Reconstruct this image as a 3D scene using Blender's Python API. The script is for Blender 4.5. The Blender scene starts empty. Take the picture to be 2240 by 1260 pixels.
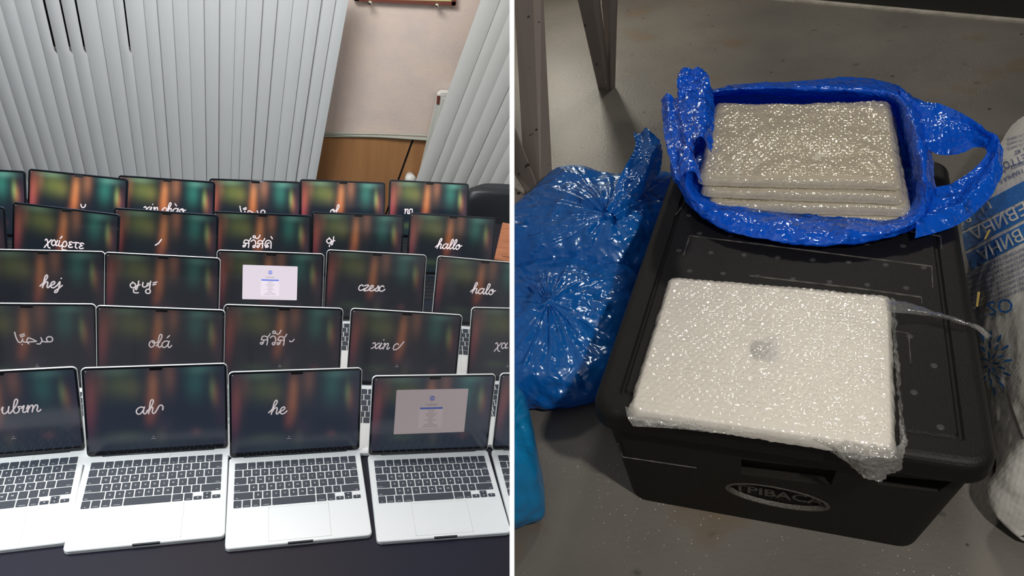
import bpy, bmesh, math, random
from mathutils import Vector, Matrix, noise
from mathutils.bvhtree import BVHTree
random.seed(7)
S = bpy.context.scene
C = S.collection
FPX = 1700.0
TZ = 0.74                                   # height of the table top above the office floor

# ------------------------------------------------------------------ camera
# two rooms share one camera: an office (left of a thin added partition) and a storage room (right of it)
RL = Matrix(((0.96707, -0.20062, 0.15661), (-0.03094, 0.51811, 0.85475), (-0.25262, -0.83145, 0.49485)))
TL = Vector((-0.61737, -0.31095, -1.99138))
RR = Matrix(((0.93522, 0.32292, -0.1452), (-0.08705, 0.60723, 0.78975), (0.34319, -0.72595, 0.596)))
TR = Vector((0.31353, -0.17512, -0.91744))
def rigid(R, t):
    m = R.to_4x4(); m.translation = t
    return m
CAMW = Matrix.Translation((0, 0, TZ)) @ rigid(RL, TL).inverted()      # camera -> world
W2C = CAMW.inverted()
ML = Matrix.Translation((0, 0, TZ))                                   # table frame -> world
MR = CAMW @ rigid(RR, TR)                                             # storage room frame -> world
cam_d = bpy.data.cameras.new('camera'); cam = bpy.data.objects.new('camera', cam_d); C.objects.link(cam)
cam.matrix_world = CAMW
cam_d.sensor_width = 36; cam_d.lens = 36 * FPX / 2240; cam_d.clip_start = .02; cam_d.clip_end = 60
S.camera = cam

# ------------------------------------------------------------------ world, lamps, exposure
S.view_settings.view_transform = 'Standard'; S.view_settings.look = 'None'
S.view_settings.exposure = 0; S.view_settings.gamma = 1; S.view_settings.use_curve_mapping = False
wd = bpy.data.worlds.new('world'); S.world = wd; wd.use_nodes = True
wd.node_tree.nodes['Background'].inputs[0].default_value = (.75, .85, 1, 1)
wd.node_tree.nodes['Background'].inputs[1].default_value = .035
def area(name, loc, target, size, power, col=(1, 1, 1), spread=180):
    d = bpy.data.lights.new(name, 'AREA'); d.energy = power; d.color = col; d.shape = 'RECTANGLE'
    d.size, d.size_y = size; d.spread = math.radians(spread)
    o = bpy.data.objects.new(name, d); C.objects.link(o); o.location = loc
    o.rotation_euler = (Vector(target) - Vector(loc)).to_track_quat('-Z', 'Y').to_euler()
    return o
area('office_ceiling_lamp', (-1.0, .1, 2.9), (-.4, .2, .7), (1.2, .6), 22, (.93, .97, 1))
area('office_rear_ceiling_lamp', (-.5, .7, 2.9), (-.2, 1.9, .9), (1.2, .5), 42, (1, .985, .965))
area('office_desk_lamp', (-1.5, -.8, 2.1), (-.65, -.4, .75), (.4, .3), 11, (.92, .98, 1), 90)
def rloc(p): return MR @ Vector(p)
area('storage_lamp', rloc((.46, -.56, 1.08)), rloc((0, .3, -.1)), (.06, .06), 14, (1, .94, .85))
area('storage_rear_lamp', rloc((-.98, 2.28, .36)), rloc((-.5, 1.0, -.2)), (.16, .10), 5, (1, .93, .78))
area('storage_far_floor_fill', rloc((.1, 1.75, 1.5)), rloc((.1, 1.6, -.2)), (.2, .2), 11, (1, .93, .82))  # added overhead fill that brightens the far floor, no known fitting
# added spot at the camera, whitens the partition's edge; no fitting of either room
pl = bpy.data.lights.new('partition_edge_fill', 'SPOT'); pl.energy = .62; pl.spot_size = math.radians(70); pl.spot_blend = .4; pl.shadow_soft_size = .02
po = bpy.data.objects.new('partition_edge_fill', pl); C.objects.link(po)
po.matrix_world = CAMW @ Matrix.Translation((0, 0, .06))

# ------------------------------------------------------------------ materials
def mat(name, col, rough=.5, metal=0, spec=.5, coat=0, emit=None, es=1, trans=0, bump=None, noise_col=None, alpha=None):
    m = bpy.data.materials.new(name); m.use_nodes = True
    nt = m.node_tree; b = nt.nodes['Principled BSDF']
    b.inputs['Base Color'].default_value = (*col, 1); b.inputs['Roughness'].default_value = rough
    b.inputs['Metallic'].default_value = metal; b.inputs['Specular IOR Level'].default_value = spec
    b.inputs['Coat Weight'].default_value = coat; b.inputs['Transmission Weight'].default_value = trans
    if emit: b.inputs['Emission Color'].default_value = (*emit, 1); b.inputs['Emission Strength'].default_value = es
    tc = nt.nodes.new('ShaderNodeTexCoord')
    def nz(scale, detail=3, kind='Object', stretch=None):
        n = nt.nodes.new('ShaderNodeTexNoise'); n.inputs['Scale'].default_value = scale; n.inputs['Detail'].default_value = detail
        if stretch:
            mp = nt.nodes.new('ShaderNodeMapping'); mp.inputs['Scale'].default_value = stretch
            nt.links.new(tc.outputs[kind], mp.inputs[0]); nt.links.new(mp.outputs[0], n.inputs[0])
        else: nt.links.new(tc.outputs[kind], n.inputs[0])
        return n
    if noise_col:                       # (scale, colour2, stretch)
        sc, c2, st = noise_col
        n = nz(sc, 5, stretch=st); r = nt.nodes.new('ShaderNodeValToRGB')
        r.color_ramp.elements[0].color = (*col, 1); r.color_ramp.elements[1].color = (*c2, 1)
        r.color_ramp.elements[0].position = .35; r.color_ramp.elements[1].position = .65
        nt.links.new(n.outputs[0], r.inputs[0]); nt.links.new(r.outputs[0], b.inputs['Base Color'])
    if bump:                            # (scale, strength, distance, stretch)
        sc, stg, dist, st = bump
        n = nz(sc, 4, stretch=st); bp = nt.nodes.new('ShaderNodeBump'); bp.inputs['Strength'].default_value = stg; bp.inputs['Distance'].default_value = dist
        nt.links.new(n.outputs[0], bp.inputs['Height']); nt.links.new(bp.outputs[0], b.inputs['Normal'])
    return m
M = {}
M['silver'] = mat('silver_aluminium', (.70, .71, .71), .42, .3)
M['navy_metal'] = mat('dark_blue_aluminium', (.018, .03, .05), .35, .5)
M['bezel'] = mat('black_glass', (.006, .007, .009), .08, 0, .5)
M['notch'] = mat('black_notch', (.002, .002, .003), .3)
M['key'] = mat('black_key', (.028, .033, .045), .5)
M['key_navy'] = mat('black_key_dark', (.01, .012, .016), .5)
M['legend'] = mat('white_legend', (.75, .78, .8), .6)
M['hinge'] = mat('black_hinge', (.01, .014, .02), .4)
M['table'] = mat('dark_table', (.009, .010, .022), .5, 0, .2, noise_col=(2, (.013, .010, .015), None))
M['wood'] = mat('brown_panel', (.42, .21, .085), .5, noise_col=(3, (.36, .17, .07), (8, 8, .6)))
M['orange_wood'] = mat('orange_wood', (.36, .12, .05), .4, noise_col=(12, (.5, .2, .09), (1, 8, 1)))
M['slat'] = mat('blind_fabric', (.55, .575, .585), .75, bump=(300, .08, .001, (1, 1, .1)))
M['slat_right'] = mat('blind_fabric_right', (.55, .555, .54), .7)
M['wallpaper'] = mat('pinkish_wallpaper', (.72, .59, .51), .85, noise_col=(9, (.65, .55, .50), None), bump=(90, .4, .003, None))
M['white_metal'] = mat('white_enamel', (.62, .63, .58), .4)
M['night'] = mat('night_glass', (.004, .005, .006), .1)
M['white_plastic'] = mat('white_plastic', (.7, .7, .66), .4)
M['cable'] = mat('cable_grey', (.40, .41, .35), .5)
M['leather'] = mat('black_leather', (.018, .02, .026), .42, bump=(60, .15, .002, None))
M['frame_wood'] = mat('red_brown_frame', (.16, .045, .03), .4)
M['paper'] = mat('yellow_green_paper', (.62, .66, .30), .6)
M['chrome'] = mat('chrome', (.6, .55, .52), .2, 1)
M['partition'] = mat('white_paint', (.86, .86, .86), .6)
M['office_floor'] = mat('office_floor', (.10, .09, .08), .6)
M['foam'] = mat('black_foam', (.006, .0055, .005), .55, 0, .22, bump=(420, .45, .0014, None))
M['foam_body'] = mat('black_foam_body', (.009, .008, .0065), .6, 0, .25, bump=(260, .35, .0015, None))
M['foam_mark'] = mat('grey_dimple', (.028, .028, .028), .6)  # dimples coloured paler than the foam around them
M['foam_line'] = mat('grey_ridge', (.10, .095, .09), .6, noise_col=(60, (.02, .02, .02), None))  # raised lines coloured paler than the foam, mottled with dark
M['emboss'] = mat('grey_emboss', (.055, .052, .046), .45, bump=(300, .5, .002, None))  # oval rim and lettering coloured paler than the box body
M['emboss_dark'] = mat('embossed_letter', (.03, .028, .026), .5)
M['print_blue'] = mat('blue_print', (.016, .11, .36), .55, noise_col=(260, (.03, .16, .42), None))
M['print_navy'] = mat('navy_print', (.03, .06, .20), .6)
M['print_white'] = mat('white_print', (.52, .52, .49), .6)
M['logo'] = mat('grey_logo', (.16, .17, .18), .2, .8)
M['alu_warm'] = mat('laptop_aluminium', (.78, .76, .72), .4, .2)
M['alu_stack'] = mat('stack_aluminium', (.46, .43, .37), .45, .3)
M['trim'] = mat('pale_trim', (.40, .38, .34), .6, noise_col=(30, (.28, .26, .23), None))
M['black_wall'] = mat('black_wall', (.006, .005, .004), .7)
M['straw'] = mat('yellow_straw', (.38, .27, .06), .6)

def floor_mat():
    m = mat('grey_painted_floor', (.14, .13, .118), .5, bump=(140, .35, .002, None))
    nt = m.node_tree; b = nt.nodes['Principled BSDF']; tc = [n for n in nt.nodes if n.type == 'TEX_COORD'][0]
    def nzz(scale, det): 
        n = nt.nodes.new('ShaderNodeTexNoise'); n.inputs['Scale'].default_value = scale; n.inputs['Detail'].default_value = det
        nt.links.new(tc.outputs['Object'], n.inputs[0]); return n
    def ramp(n, p0, c0, p1, c1):
        r = nt.nodes.new('ShaderNodeValToRGB'); e = r.color_ramp.elements
        e[0].position = p0; e[0].color = (*c0, 1); e[1].position = p1; e[1].color = (*c1, 1)
        nt.links.new(n.outputs[0], r.inputs[0]); return r
    def mix(a, bb, fac, mode='MIX'):
        x = nt.nodes.new('ShaderNodeMix'); x.data_type = 'RGBA'; x.blend_type = mode
        nt.links.new(fac, x.inputs[0]); 
        nt.links.new(a, x.inputs[6])
        if isinstance(bb, tuple): x.inputs[7].default_value = (*bb, 1)
        else: nt.links.new(bb, x.inputs[7])
        return x.outputs[2]
    base = ramp(nzz(3.5, 6), .3, (.095, .088, .08), .7, (.145, .135, .12))
    rust = ramp(nzz(5.5, 3), .60, (0, 0, 0), .72, (.6, .6, .6))
    c = mix(base.outputs[0], (.13, .085, .045), rust.outputs[0])
    smut = ramp(nzz(22, 5), .66, (0, 0, 0), .74, (.75, .75, .75))
    c = mix(c, (.05, .045, .04), smut.outputs[0])
    v = nt.nodes.new('ShaderNodeTexVoronoi'); v.inputs['Scale'].default_value = 13
    nt.links.new(tc.outputs['Object'], v.inputs[0])
    sp = ramp(v, .045, (1, 1, 1), .06, (0, 0, 0))
    c = mix(c, (.015, .012, .01), sp.outputs[0])
    v2 = nt.nodes.new('ShaderNodeTexVoronoi'); v2.inputs['Scale'].default_value = 130
    nt.links.new(tc.outputs['Object'], v2.inputs[0])
    sp2 = ramp(v2, .07, (1, 1, 1), .10, (0, 0, 0))
    big = ramp(nzz(4, 2), .45, (0, 0, 0), .62, (1, 1, 1))
    ml = nt.nodes.new('ShaderNodeMath'); ml.operation = 'MULTIPLY'
    nt.links.new(sp2.outputs[0], ml.inputs[0]); nt.links.new(big.outputs[0], ml.inputs[1])
    c = mix(c, (.75, .75, .7), ml.outputs[0])  # pale specks put the floor's sparkle into its colour
    nt.links.new(c, b.inputs['Base Color'])
    return m
M['floor'] = floor_mat()

def chip_mat():
    m = mat('chipped_white_paint', (.36, .30, .27), .5)
    nt = m.node_tree; b = nt.nodes['Principled BSDF']; tc = [n for n in nt.nodes if n.type == 'TEX_COORD'][0]
    n = nt.nodes.new('ShaderNodeTexNoise'); n.inputs['Scale'].default_value = 38; n.inputs['Detail'].default_value = 2
    nt.links.new(tc.outputs['Object'], n.inputs[0])
    r = nt.nodes.new('ShaderNodeValToRGB'); e = r.color_ramp.elements
    e[0].position = .70; e[0].color = (.20, .17, .155, 1); e[1].position = .72; e[1].color = (.01, .01, .01, 1)
    nt.links.new(n.outputs[0], r.inputs[0]); nt.links.new(r.outputs[0], b.inputs['Base Color'])
    return m
M['chipped'] = chip_mat()

def film_mat(name, col, trans, rough, bump=None, gloss=(1, 1, 1), gfac=.35):
    """thin translucent plastic: transparent + diffuse body colour, with a glossy coat"""
    m = bpy.data.materials.new(name); m.use_nodes = True; nt = m.node_tree; nt.nodes.clear()
    out = nt.nodes.new('ShaderNodeOutputMaterial')
    tr = nt.nodes.new('ShaderNodeBsdfTransparent'); tr.inputs[0].default_value = (*[min(1, c * 1.0 + .0) for c in (gloss if name.startswith('clear') else col)], 1)
    df = nt.nodes.new('ShaderNodeBsdfDiffuse'); df.inputs[0].default_value = (*col, 1)
    tl = nt.nodes.new('ShaderNodeBsdfTranslucent'); tl.inputs[0].default_value = (*col, 1)
    gl = nt.nodes.new('ShaderNodeBsdfGlossy'); gl.inputs[0].default_value = (*gloss, 1); gl.inputs['Roughness'].default_value = rough
    m0 = nt.nodes.new('ShaderNodeMixShader'); m0.inputs[0].default_value = .35
    nt.links.new(df.outputs[0], m0.inputs[1]); nt.links.new(tl.outputs[0], m0.inputs[2])
    m1 = nt.nodes.new('ShaderNodeMixShader'); m1.inputs[0].default_value = trans
    nt.links.new(m0.outputs[0], m1.inputs[1]); nt.links.new(tr.outputs[0], m1.inputs[2])
    m2 = nt.nodes.new('ShaderNodeMixShader'); fr = nt.nodes.new('ShaderNodeLayerWeight'); fr.inputs[0].default_value = .5
    pw = nt.nodes.new('ShaderNodeMath'); pw.operation = 'POWER'; pw.inputs[1].default_value = 4; nt.links.new(fr.outputs['Facing'], pw.inputs[0])
    mm = nt.nodes.new('ShaderNodeMath'); mm.operation = 'MULTIPLY_ADD'; mm.inputs[1].default_value = .6; mm.inputs[2].default_value = gfac * .16; mm.use_clamp = True
    nt.links.new(pw.outputs[0], mm.inputs[0]); nt.links.new(mm.outputs[0], m2.inputs[0])
    nt.links.new(m1.outputs[0], m2.inputs[1]); nt.links.new(gl.outputs[0], m2.inputs[2]); nt.links.new(m2.outputs[0], out.inputs[0])
    if bump:
        tc = nt.nodes.new('ShaderNodeTexCoord'); prev = None
        for sc, dist, st in bump:
            n = nt.nodes.new('ShaderNodeTexNoise'); n.inputs['Scale'].default_value = sc; n.inputs['Detail'].default_value = 3
            n.noise_type = 'RIDGED_MULTIFRACTAL' if st == 'ridge' else 'FBM'
            nt.links.new(tc.outputs['Object'], n.inputs[0])
            bp = nt.nodes.new('ShaderNodeBump'); bp.inputs['Strength'].default_value = 1; bp.inputs['Distance'].default_value = dist
            nt.links.new(n.outputs[0], bp.inputs['Height'])
            if prev: nt.links.new(prev.outputs[0], bp.inputs['Normal'])
            prev = bp
        for s in (df, gl, tl): nt.links.new(prev.outputs[0], s.inputs['Normal'])
        nt.links.new(prev.outputs[0], fr.inputs['Normal'])
    return m
M['blue_film'] = film_mat('blue_polythene', (.004, .13, .82), .08, .17, [(14, .018, 'fbm'), (30, .012, 'ridge'), (85, .004, 'ridge')], (.75, .88, 1), .35)
M['blue_film_dark'] = film_mat('blue_polythene_floor_bag', (.006, .16, .60), .06, .2, [(9, .022, 'fbm'), (24, .014, 'ridge'), (70, .003, 'ridge')], (.75, .88, 1), .5)
M['cyan_film'] = film_mat('light_blue_polythene', (.01, .27, .60), .08, .2, [(8, .014, 'fbm'), (26, .003, 'ridge')], (.8, .9, 1), .3)
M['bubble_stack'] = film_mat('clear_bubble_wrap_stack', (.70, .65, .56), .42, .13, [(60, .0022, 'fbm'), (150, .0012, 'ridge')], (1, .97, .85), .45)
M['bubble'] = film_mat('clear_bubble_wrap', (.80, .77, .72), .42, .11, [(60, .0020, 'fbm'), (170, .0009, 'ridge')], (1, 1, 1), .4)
M['bubble_loose'] = film_mat('clear_bubble_wrap_loose', (.62, .62, .60), .74, .1, [(50, .003, 'fbm')], (1, 1, 1), .8)
M['stretch'] = film_mat('clear_stretch_film', (.7, .7, .7), .80, .12, [(60, .004, 'ridge')], (1, 1, 1), 1.2)

def sack_mat():
    m = mat('woven_white_sack', (.50, .495, .47), .5)
    nt = m.node_tree; b = nt.nodes['Principled BSDF']; tc = [n for n in nt.nodes if n.type == 'TEX_COORD'][0]
    w = []
    for d in ('X', 'Y'):
        t = nt.nodes.new('ShaderNodeTexWave'); t.bands_direction = d; t.inputs['Scale'].default_value = 60; t.inputs['Distortion'].default_value = .6
        nt.links.new(tc.outputs['Object'], t.inputs[0]); w.append(t)
    a = nt.nodes.new('ShaderNodeMath'); a.operation = 'ADD'
    nt.links.new(w[0].outputs['Fac'], a.inputs[0]); nt.links.new(w[1].outputs['Fac'], a.inputs[1])
    n = nt.nodes.new('ShaderNodeTexNoise'); n.inputs['Scale'].default_value = 16; n.inputs['Detail'].default_value = 4
    nt.links.new(tc.outputs['Object'], n.inputs[0])
    b1 = nt.nodes.new('ShaderNodeBump'); b1.inputs['Strength'].default_value = .2; b1.inputs['Distance'].default_value = .0007
    b2 = nt.nodes.new('ShaderNodeBump'); b2.inputs['Strength'].default_value = .6; b2.inputs['Distance'].default_value = .012
    nt.links.new(a.outputs[0], b1.inputs['Height']); nt.links.new(n.outputs[0], b2.inputs['Height'])
    nt.links.new(b1.outputs[0], b2.inputs['Normal']); nt.links.new(b2.outputs[0], b.inputs['Normal'])
    return m
M['sack'] = sack_mat()

# ------------------------------------------------------------------ object helpers
SIDE = {}                                      # top-level object -> 'L' or 'R'
def tag(o, label=None, cat=None, group=None, kind=None):
    if label: o['label'] = label
    if cat: o['category'] = cat
    if group: o['group'] = group
    if kind: o['kind'] = kind
    return o
def thing(name, Mx, side, label, cat, group=None, kind=None):
    o = bpy.data.objects.new(name, None); o.empty_display_size = .05; C.objects.link(o); o.matrix_world = Mx; SIDE[o] = side
    return tag(o, label, cat, group, kind)
def mk(name, verts, faces, m, parent=None, Mx=None, smooth=False, side=None):
    me = bpy.data.meshes.new(name); me.from_pydata([tuple(v) for v in verts], [], faces); me.validate()
    me.materials.append(m)
    if smooth: me.polygons.foreach_set('use_smooth', [True] * len(me.polygons))
    return link(name, me, parent, Mx, side)
def link(name, me, parent=None, Mx=None, side=None):
    o = bpy.data.objects.new(name, me); C.objects.link(o)
    if parent: o.parent = parent
    if Mx is not None:
        if parent: o.matrix_local = Mx
        else: o.matrix_world = Mx
    if side: SIDE[o] = side
    return o
class MB:
    """mesh collector"""
    def __init__(s): s.v = []; s.f = []
    def add(s, vs, fs):
        k = len(s.v); s.v += [Vector(v) for v in vs]; s.f += [tuple(i + k for i in f) for f in fs]; return s
    def box(s, a, b):
        (x0, y0, z0), (x1, y1, z1) = a, b
        v = [(x0, y0, z0), (x1, y0, z0), (x1, y1, z0), (x0, y1, z0), (x0, y0, z1), (x1, y0, z1), (x1, y1, z1), (x0, y1, z1)]
        return s.add(v, [(3, 2, 1, 0), (4, 5, 6, 7), (0, 1, 5, 4), (1, 2, 6, 5), (2, 3, 7, 6), (3, 0, 4, 7)])
    def loft(s, loops, cap0=True, cap1=True, closed=True):
        n = len(loops[0]); vs = [p for l in loops for p in l]; fs = []
        for j in range(len(loops) - 1):
            for i in range(n if closed else n - 1):
                k = (i + 1) % n
                fs.append((j * n + i, j * n + k, (j + 1) * n + k, (j + 1) * n + i))
        if cap0: fs.append(tuple(range(n - 1, -1, -1)))
        if cap1: fs.append(tuple((len(loops) - 1) * n + i for i in range(n)))
        return s.add(vs, fs)
    def tube(s, pts, r, n=8, cap=True):
        pts = [Vector(p) for p in pts]; loops = []
        for i, p in enumerate(pts):
            d = (pts[min(i + 1, len(pts) - 1)] - pts[max(i - 1, 0)]).normalized()
            a = d.cross(Vector((.31, .2, .93))).normalized(); b = d.cross(a)
            rr = r[i] if isinstance(r, (list, tuple)) else r
            loops.append([p + (a * math.cos(t) + b * math.sin(t)) * rr for t in [2 * math.pi * k / n for k in range(n)]])
        return s.loft(loops, cap, cap)
    def obj(s, name, m, parent=None, Mx=None, smooth=False, side=None): return mk(name, s.v, s.f, m, parent, Mx, smooth, side)
def rrect(x0, x1, y0, y1, r, z, seg=5):
    out = []
    for cx, cy, a0 in ((x1 - r, y0 + r, -90), (x1 - r, y1 - r, 0), (x0 + r, y1 - r, 90), (x0 + r, y0 + r, 180)):
        for k in range(seg + 1):
            a = math.radians(a0 + 90 * k / seg); out.append(Vector((cx + r * math.cos(a), cy + r * math.sin(a), z)))
    return out
def slab(x0, x1, y0, y1, z0, z1, r, bev=.0008, seg=5):
    L = [rrect(x0 + bev, x1 - bev, y0 + bev, y1 - bev, max(r - bev, .0004), z0, seg), rrect(x0, x1, y0, y1, r, z0 + bev, seg),
         rrect(x0, x1, y0, y1, r, z1 - bev, seg), rrect(x0 + bev, x1 - bev, y0 + bev, y1 - bev, max(r - bev, .0004), z1, seg)]
    return MB().loft(L)
def catmull(P, n, closed=False):
    """resample a polyline (any dimension) to n points, smoothly"""
    P = [Vector(p) for p in P]; m = len(P); out = []
    segs = m if closed else m - 1
    for k in range(n):
        t = k * segs / (n if closed else n - 1); i = min(int(t), segs - 1); u = t - i
        g = (lambda j: P[j % m]) if closed else (lambda j: P[max(0, min(m - 1, j))])
        a, b, c, d = g(i - 1), g(i), g(i + 1), g(i + 2)
        out.append(.5 * ((2 * b) + (c - a) * u + (2 * a - 5 * b + 4 * c - d) * u * u + (3 * b - a - 3 * c + d) * u ** 3))
    return out
def ray(Mx, x, y):
    """view ray of a photo point in the frame Mx"""
    inv = Mx.inverted(); o = inv @ (CAMW @ Vector((0, 0, 0))); q = inv @ (CAMW @ Vector(((x - 1120) / FPX, -(y - 630) / FPX, -1)))
    return o, (q - o).normalized()
def hit(Mx, x, y, p0, n):
    o, d = ray(Mx, x, y); p0 = Vector(p0); n = Vector(n); return o + d * ((p0 - o).dot(n) / d.dot(n))
def text_geo(s, size=1, res=2, bold=0):
    cu = bpy.data.curves.new('t', 'FONT'); cu.body = s; cu.size = size; cu.resolution_u = res; cu.offset = bold
    cu.align_x = 'CENTER'; cu.align_y = 'CENTER'
    o = bpy.data.objects.new('t', cu); C.objects.link(o); dg = bpy.context.evaluated_depsgraph_get(); dg.update()
    me = bpy.data.meshes.new_from_object(o.evaluated_get(dg)); vs = [v.co.copy() for v in me.vertices]; fs = [tuple(p.vertices) for p in me.polygons]
    bpy.data.objects.remove(o); bpy.data.curves.remove(cu); bpy.data.meshes.remove(me)
    return vs, fs

# ================================================================== added divider panel, stands for the white strip between two separate views
Z0 = .15; HT = 5 * Z0 / FPX
pm = MB()
pm.box((-HT, -3.2, -5.2), (HT, 2.2, -Z0))
tag(pm.obj('divider_panel', M['partition'], None, CAMW), kind='structure')

# ================================================================== OFFICE (left)
LAPS = {'A1': [-0.5419, -0.1672, 0.1059, 0.1483], 'A2': [-0.2371, -0.1644, 0.0691, 0.2742], 'A3': [0.067, -0.1792, 0.0632, 0.2828], 'A4': [0.385, -0.1854, 0.0286, 0.1968], 'B1': [-0.5664, 0.0736, 0.0324, 0.3293], 'B2': [-0.2705, 0.0676, -0.0263, 0.3358], 'B3': [0.023, 0.0873, -0.0192, 0.3379], 'B4': [0.338, 0.0795, -0.07, 0.3053], 'C1': [-0.6031, 0.3341, 0.041, 0.3747], 'C2': [-0.311, 0.3324, -0.0297, 0.3847], 'C3': [-0.0239, 0.3756, 0.0074, 0.3884], 'C4': [0.2799, 0.4013, -0.0245, 0.3659], 'D1': [-0.6224, 0.5951, -0.1579, 0.3331], 'D2': [-0.3452, 0.6066, -0.0464, 0.3649], 'D3': [-0.0625, 0.6275, 0.0214, 0.3661], 'D4': [0.2375, 0.6639, 0.0342, 0.3491], 'D5': [0.5538, 0.6919, -0.0188, 0.3348], 'E1': [-0.6504, 0.8438, -0.1134, 0.3844], 'E2': [-0.382, 0.8495, -0.0188, 0.4233], 'E3': [-0.0982, 0.8811, 0.0653, 0.4164], 'E4': [0.1962, 0.9227, 0.0598, 0.4059], 'E5': [0.5093, 0.9662, 0.0332, 0.3985], 'A5': [0.695, -0.181, 0.0, 0.22], 'B5': [0.6738, 0.1062, 0.0, 0.3365], 'C5': [0.6058, 0.3809, -0.1014, 0.3749], 'D0': [-0.915, 0.5757, 0.0346, 0.3446], 'E0': [-0.940, 0.8344, 0.0305, 0.3985]}
LW, LD, LH, LT = .300, .266, .215, .0105
tag(MB().box((-4, -1.5, -TZ - .02), (3, 2.2, -TZ)).obj('floor', M['office_floor'], None, ML, side='L'), kind='structure')
YW = 1.9
tag(MB().box((-4, YW, -TZ), (3, YW + .1, 2.2)).obj('wall_back', M['wallpaper'], None, ML, side='L'), kind='structure')
tb = thing('laptop_table', ML @ Matrix.Translation((-.1, .6, -TZ)), 'L', 'long dark table top carrying the five rows of open laptops', 'table')
MB().box((-1.5, -1.5, TZ - .03), (1.2, .55, TZ)).obj('tabletop', M['table'], tb)
for x in (-1.4, .8):
    for y in (-1.4, .45): MB().box((x - .03, y - .03, 0), (x + .03, y + .03, TZ - .03)).obj('leg', M['table'], tb)

def W(x, y, d=0.0): return hit(ML, x, y, (0, YW - d, 0), (0, 1, 0))
# wainscot panel, groove, cables
def wall_quad(px, d0, d1):
    """prism on the back wall from photo corners, between distances d0 and d1 off the wall"""
    base = [W(x, y, d1) for x, y in px]
    f = [Vector((p.x, YW - d1, p.z)) for p in base]; b = [Vector((p.x, YW - d0, p.z)) for p in base]
    return MB().loft([b, f])
wp = thing('wood_wainscot', ML @ Matrix.Translation((.3, YW, -.6)), 'L', 'brown wood wainscot panel low on the wall between the two blinds', 'panel')
off = Matrix.Translation((.3, YW, -.6)).inverted()
def on(ob_mb, Mo):
    ob_mb.v = [Mo @ v for v in ob_mb.v]; return ob_mb
on(wall_quad([(600, 298), (902, 302), (838, 480), (560, 480)], 0, .012), off).obj('panel', M['wood'], wp)
on(wall_quad([(907, 303), (1010, 306), (960, 480), (843, 480)], 0, .012), off).obj('panel', M['wood'], wp)
on(wall_quad([(902, 302), (907, 303), (843, 480), (838, 480)], 0, .004), off).obj('groove', M['hinge'], wp)
for k, (ya, yb, yc) in enumerate(((290, 293, 297), (293, 296, 303), (297, 299, 306))):
    pts = catmull([W(600, ya, .016 + .004 * k), W(700, ya + 1, .016), W(820, yb + (k == 1) * 2, .018), W(935, yc, .016 + .004 * k), W(1020, yc + 3, .016)], 30)
    o = MB().tube(pts, .0045, 6).obj('wall_cable', M['cable'], None, ML, True, 'L')
    tag(o, ['thin pale cable running along the wall, topmost of three', 'thin pale cable running along the wall, middle of three', 'thin pale cable running along the wall, lowest of three just above the wainscot'][k], 'cable', 'cables above the wainscot')
# windows behind the blinds
wn = thing('window_1', ML @ Matrix.Translation((-.6, YW, 0)), 'L', None, None, None, 'structure')
offw = Matrix.Translation((-.6, YW, 0)).inverted()
on(wall_quad([(-160, -160), (745, -160), (732, 108), (-90, 108)], 0, .006), offw).obj('pane', M['night'], wn)
on(wall_quad([(-160, 108), (735, 108), (733, 118), (-160, 118)], 0, .05), offw).obj('window_sill', M['white_metal'], wn)
# radiator
rd = thing('radiator', ML @ Matrix.Translation((.8, YW, -.3)), 'L', 'white panel radiator half hidden behind the right blind', 'radiator')
offr = Matrix.Translation((.8, YW, -.3)).inverted()
on(wall_quad([(958, 208), (1110, 212), (1080, 500), (890, 500)], .03, .055), offr).obj('front_panel', M['white_metal'], rd)
on(wall_quad([(966, 203), (1112, 207), (1110, 213), (958, 209)], .01, .054), offr).obj('top_grille', M['white_plastic'], rd)
for k in range(5):
    x = 968 + k * 26
    on(wall_quad([(x, 216), (x + 7, 216), (x - 62, 490), (x - 70, 490)], .055, .059), offr).obj('rib', M['white_metal'], rd)
on(wall_quad([(956, 210), (963, 210), (961, 228), (955, 228)], .055, .058), offr).obj('vent_hole', M['frame_wood'], rd)
v = W(898, 393, .07) ; o = MB().tube([v + Vector((0, .05, 0)), v, v + Vector((0, -.02, 0))], [.02, .028, .02], 12).obj('valve_knob', M['white_plastic'], None, ML, True, 'L')
tag(o, 'round white radiator valve knob above the back row of laptops', 'knob')
# picture frame
pf = thing('picture_frame', ML @ Matrix.Translation((.5, YW, .9)), 'L', 'red brown picture frame whose lower edge shows at the top of the wall', 'picture')
offp = Matrix.Translation((.5, YW, .9)).inverted()
on(wall_quad([(775, -2), (998, 4), (995, 13), (775, 2)], 0, .02), offp).obj('frame_rail', M['frame_wood'], pf)
on(wall_quad([(775, -250), (785, -250), (785, 2), (775, 2)], 0, .02), offp).obj('frame_rail', M['frame_wood'], pf)
on(wall_quad([(993, -250), (1003, -250), (998, 12), (988, 12)], 0, .02), offp).obj('frame_rail', M['frame_wood'], pf)
on(wall_quad([(785, -250), (993, -250), (991, 6), (785, 0)], 0, .008), offp).obj('print', M['paper'], pf)
for k, (x, y) in enumerate(((809, 5), (955, 11))):
    v = W(x, y, .02); o = MB().tube([v + Vector((0, .02, 0)), v + Vector((0, -.004, 0)), v + Vector((0, -.016, 0)), v + Vector((0, -.022, 0))], [.006, .006, .011, .006], 12).obj('holder_knob', M['chrome'], None, ML, True, 'L')
    tag(o, ['round metal knob under the picture frame, the left one', 'round metal knob under the picture frame, the right one'][k], 'knob', 'knobs under the picture')

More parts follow.
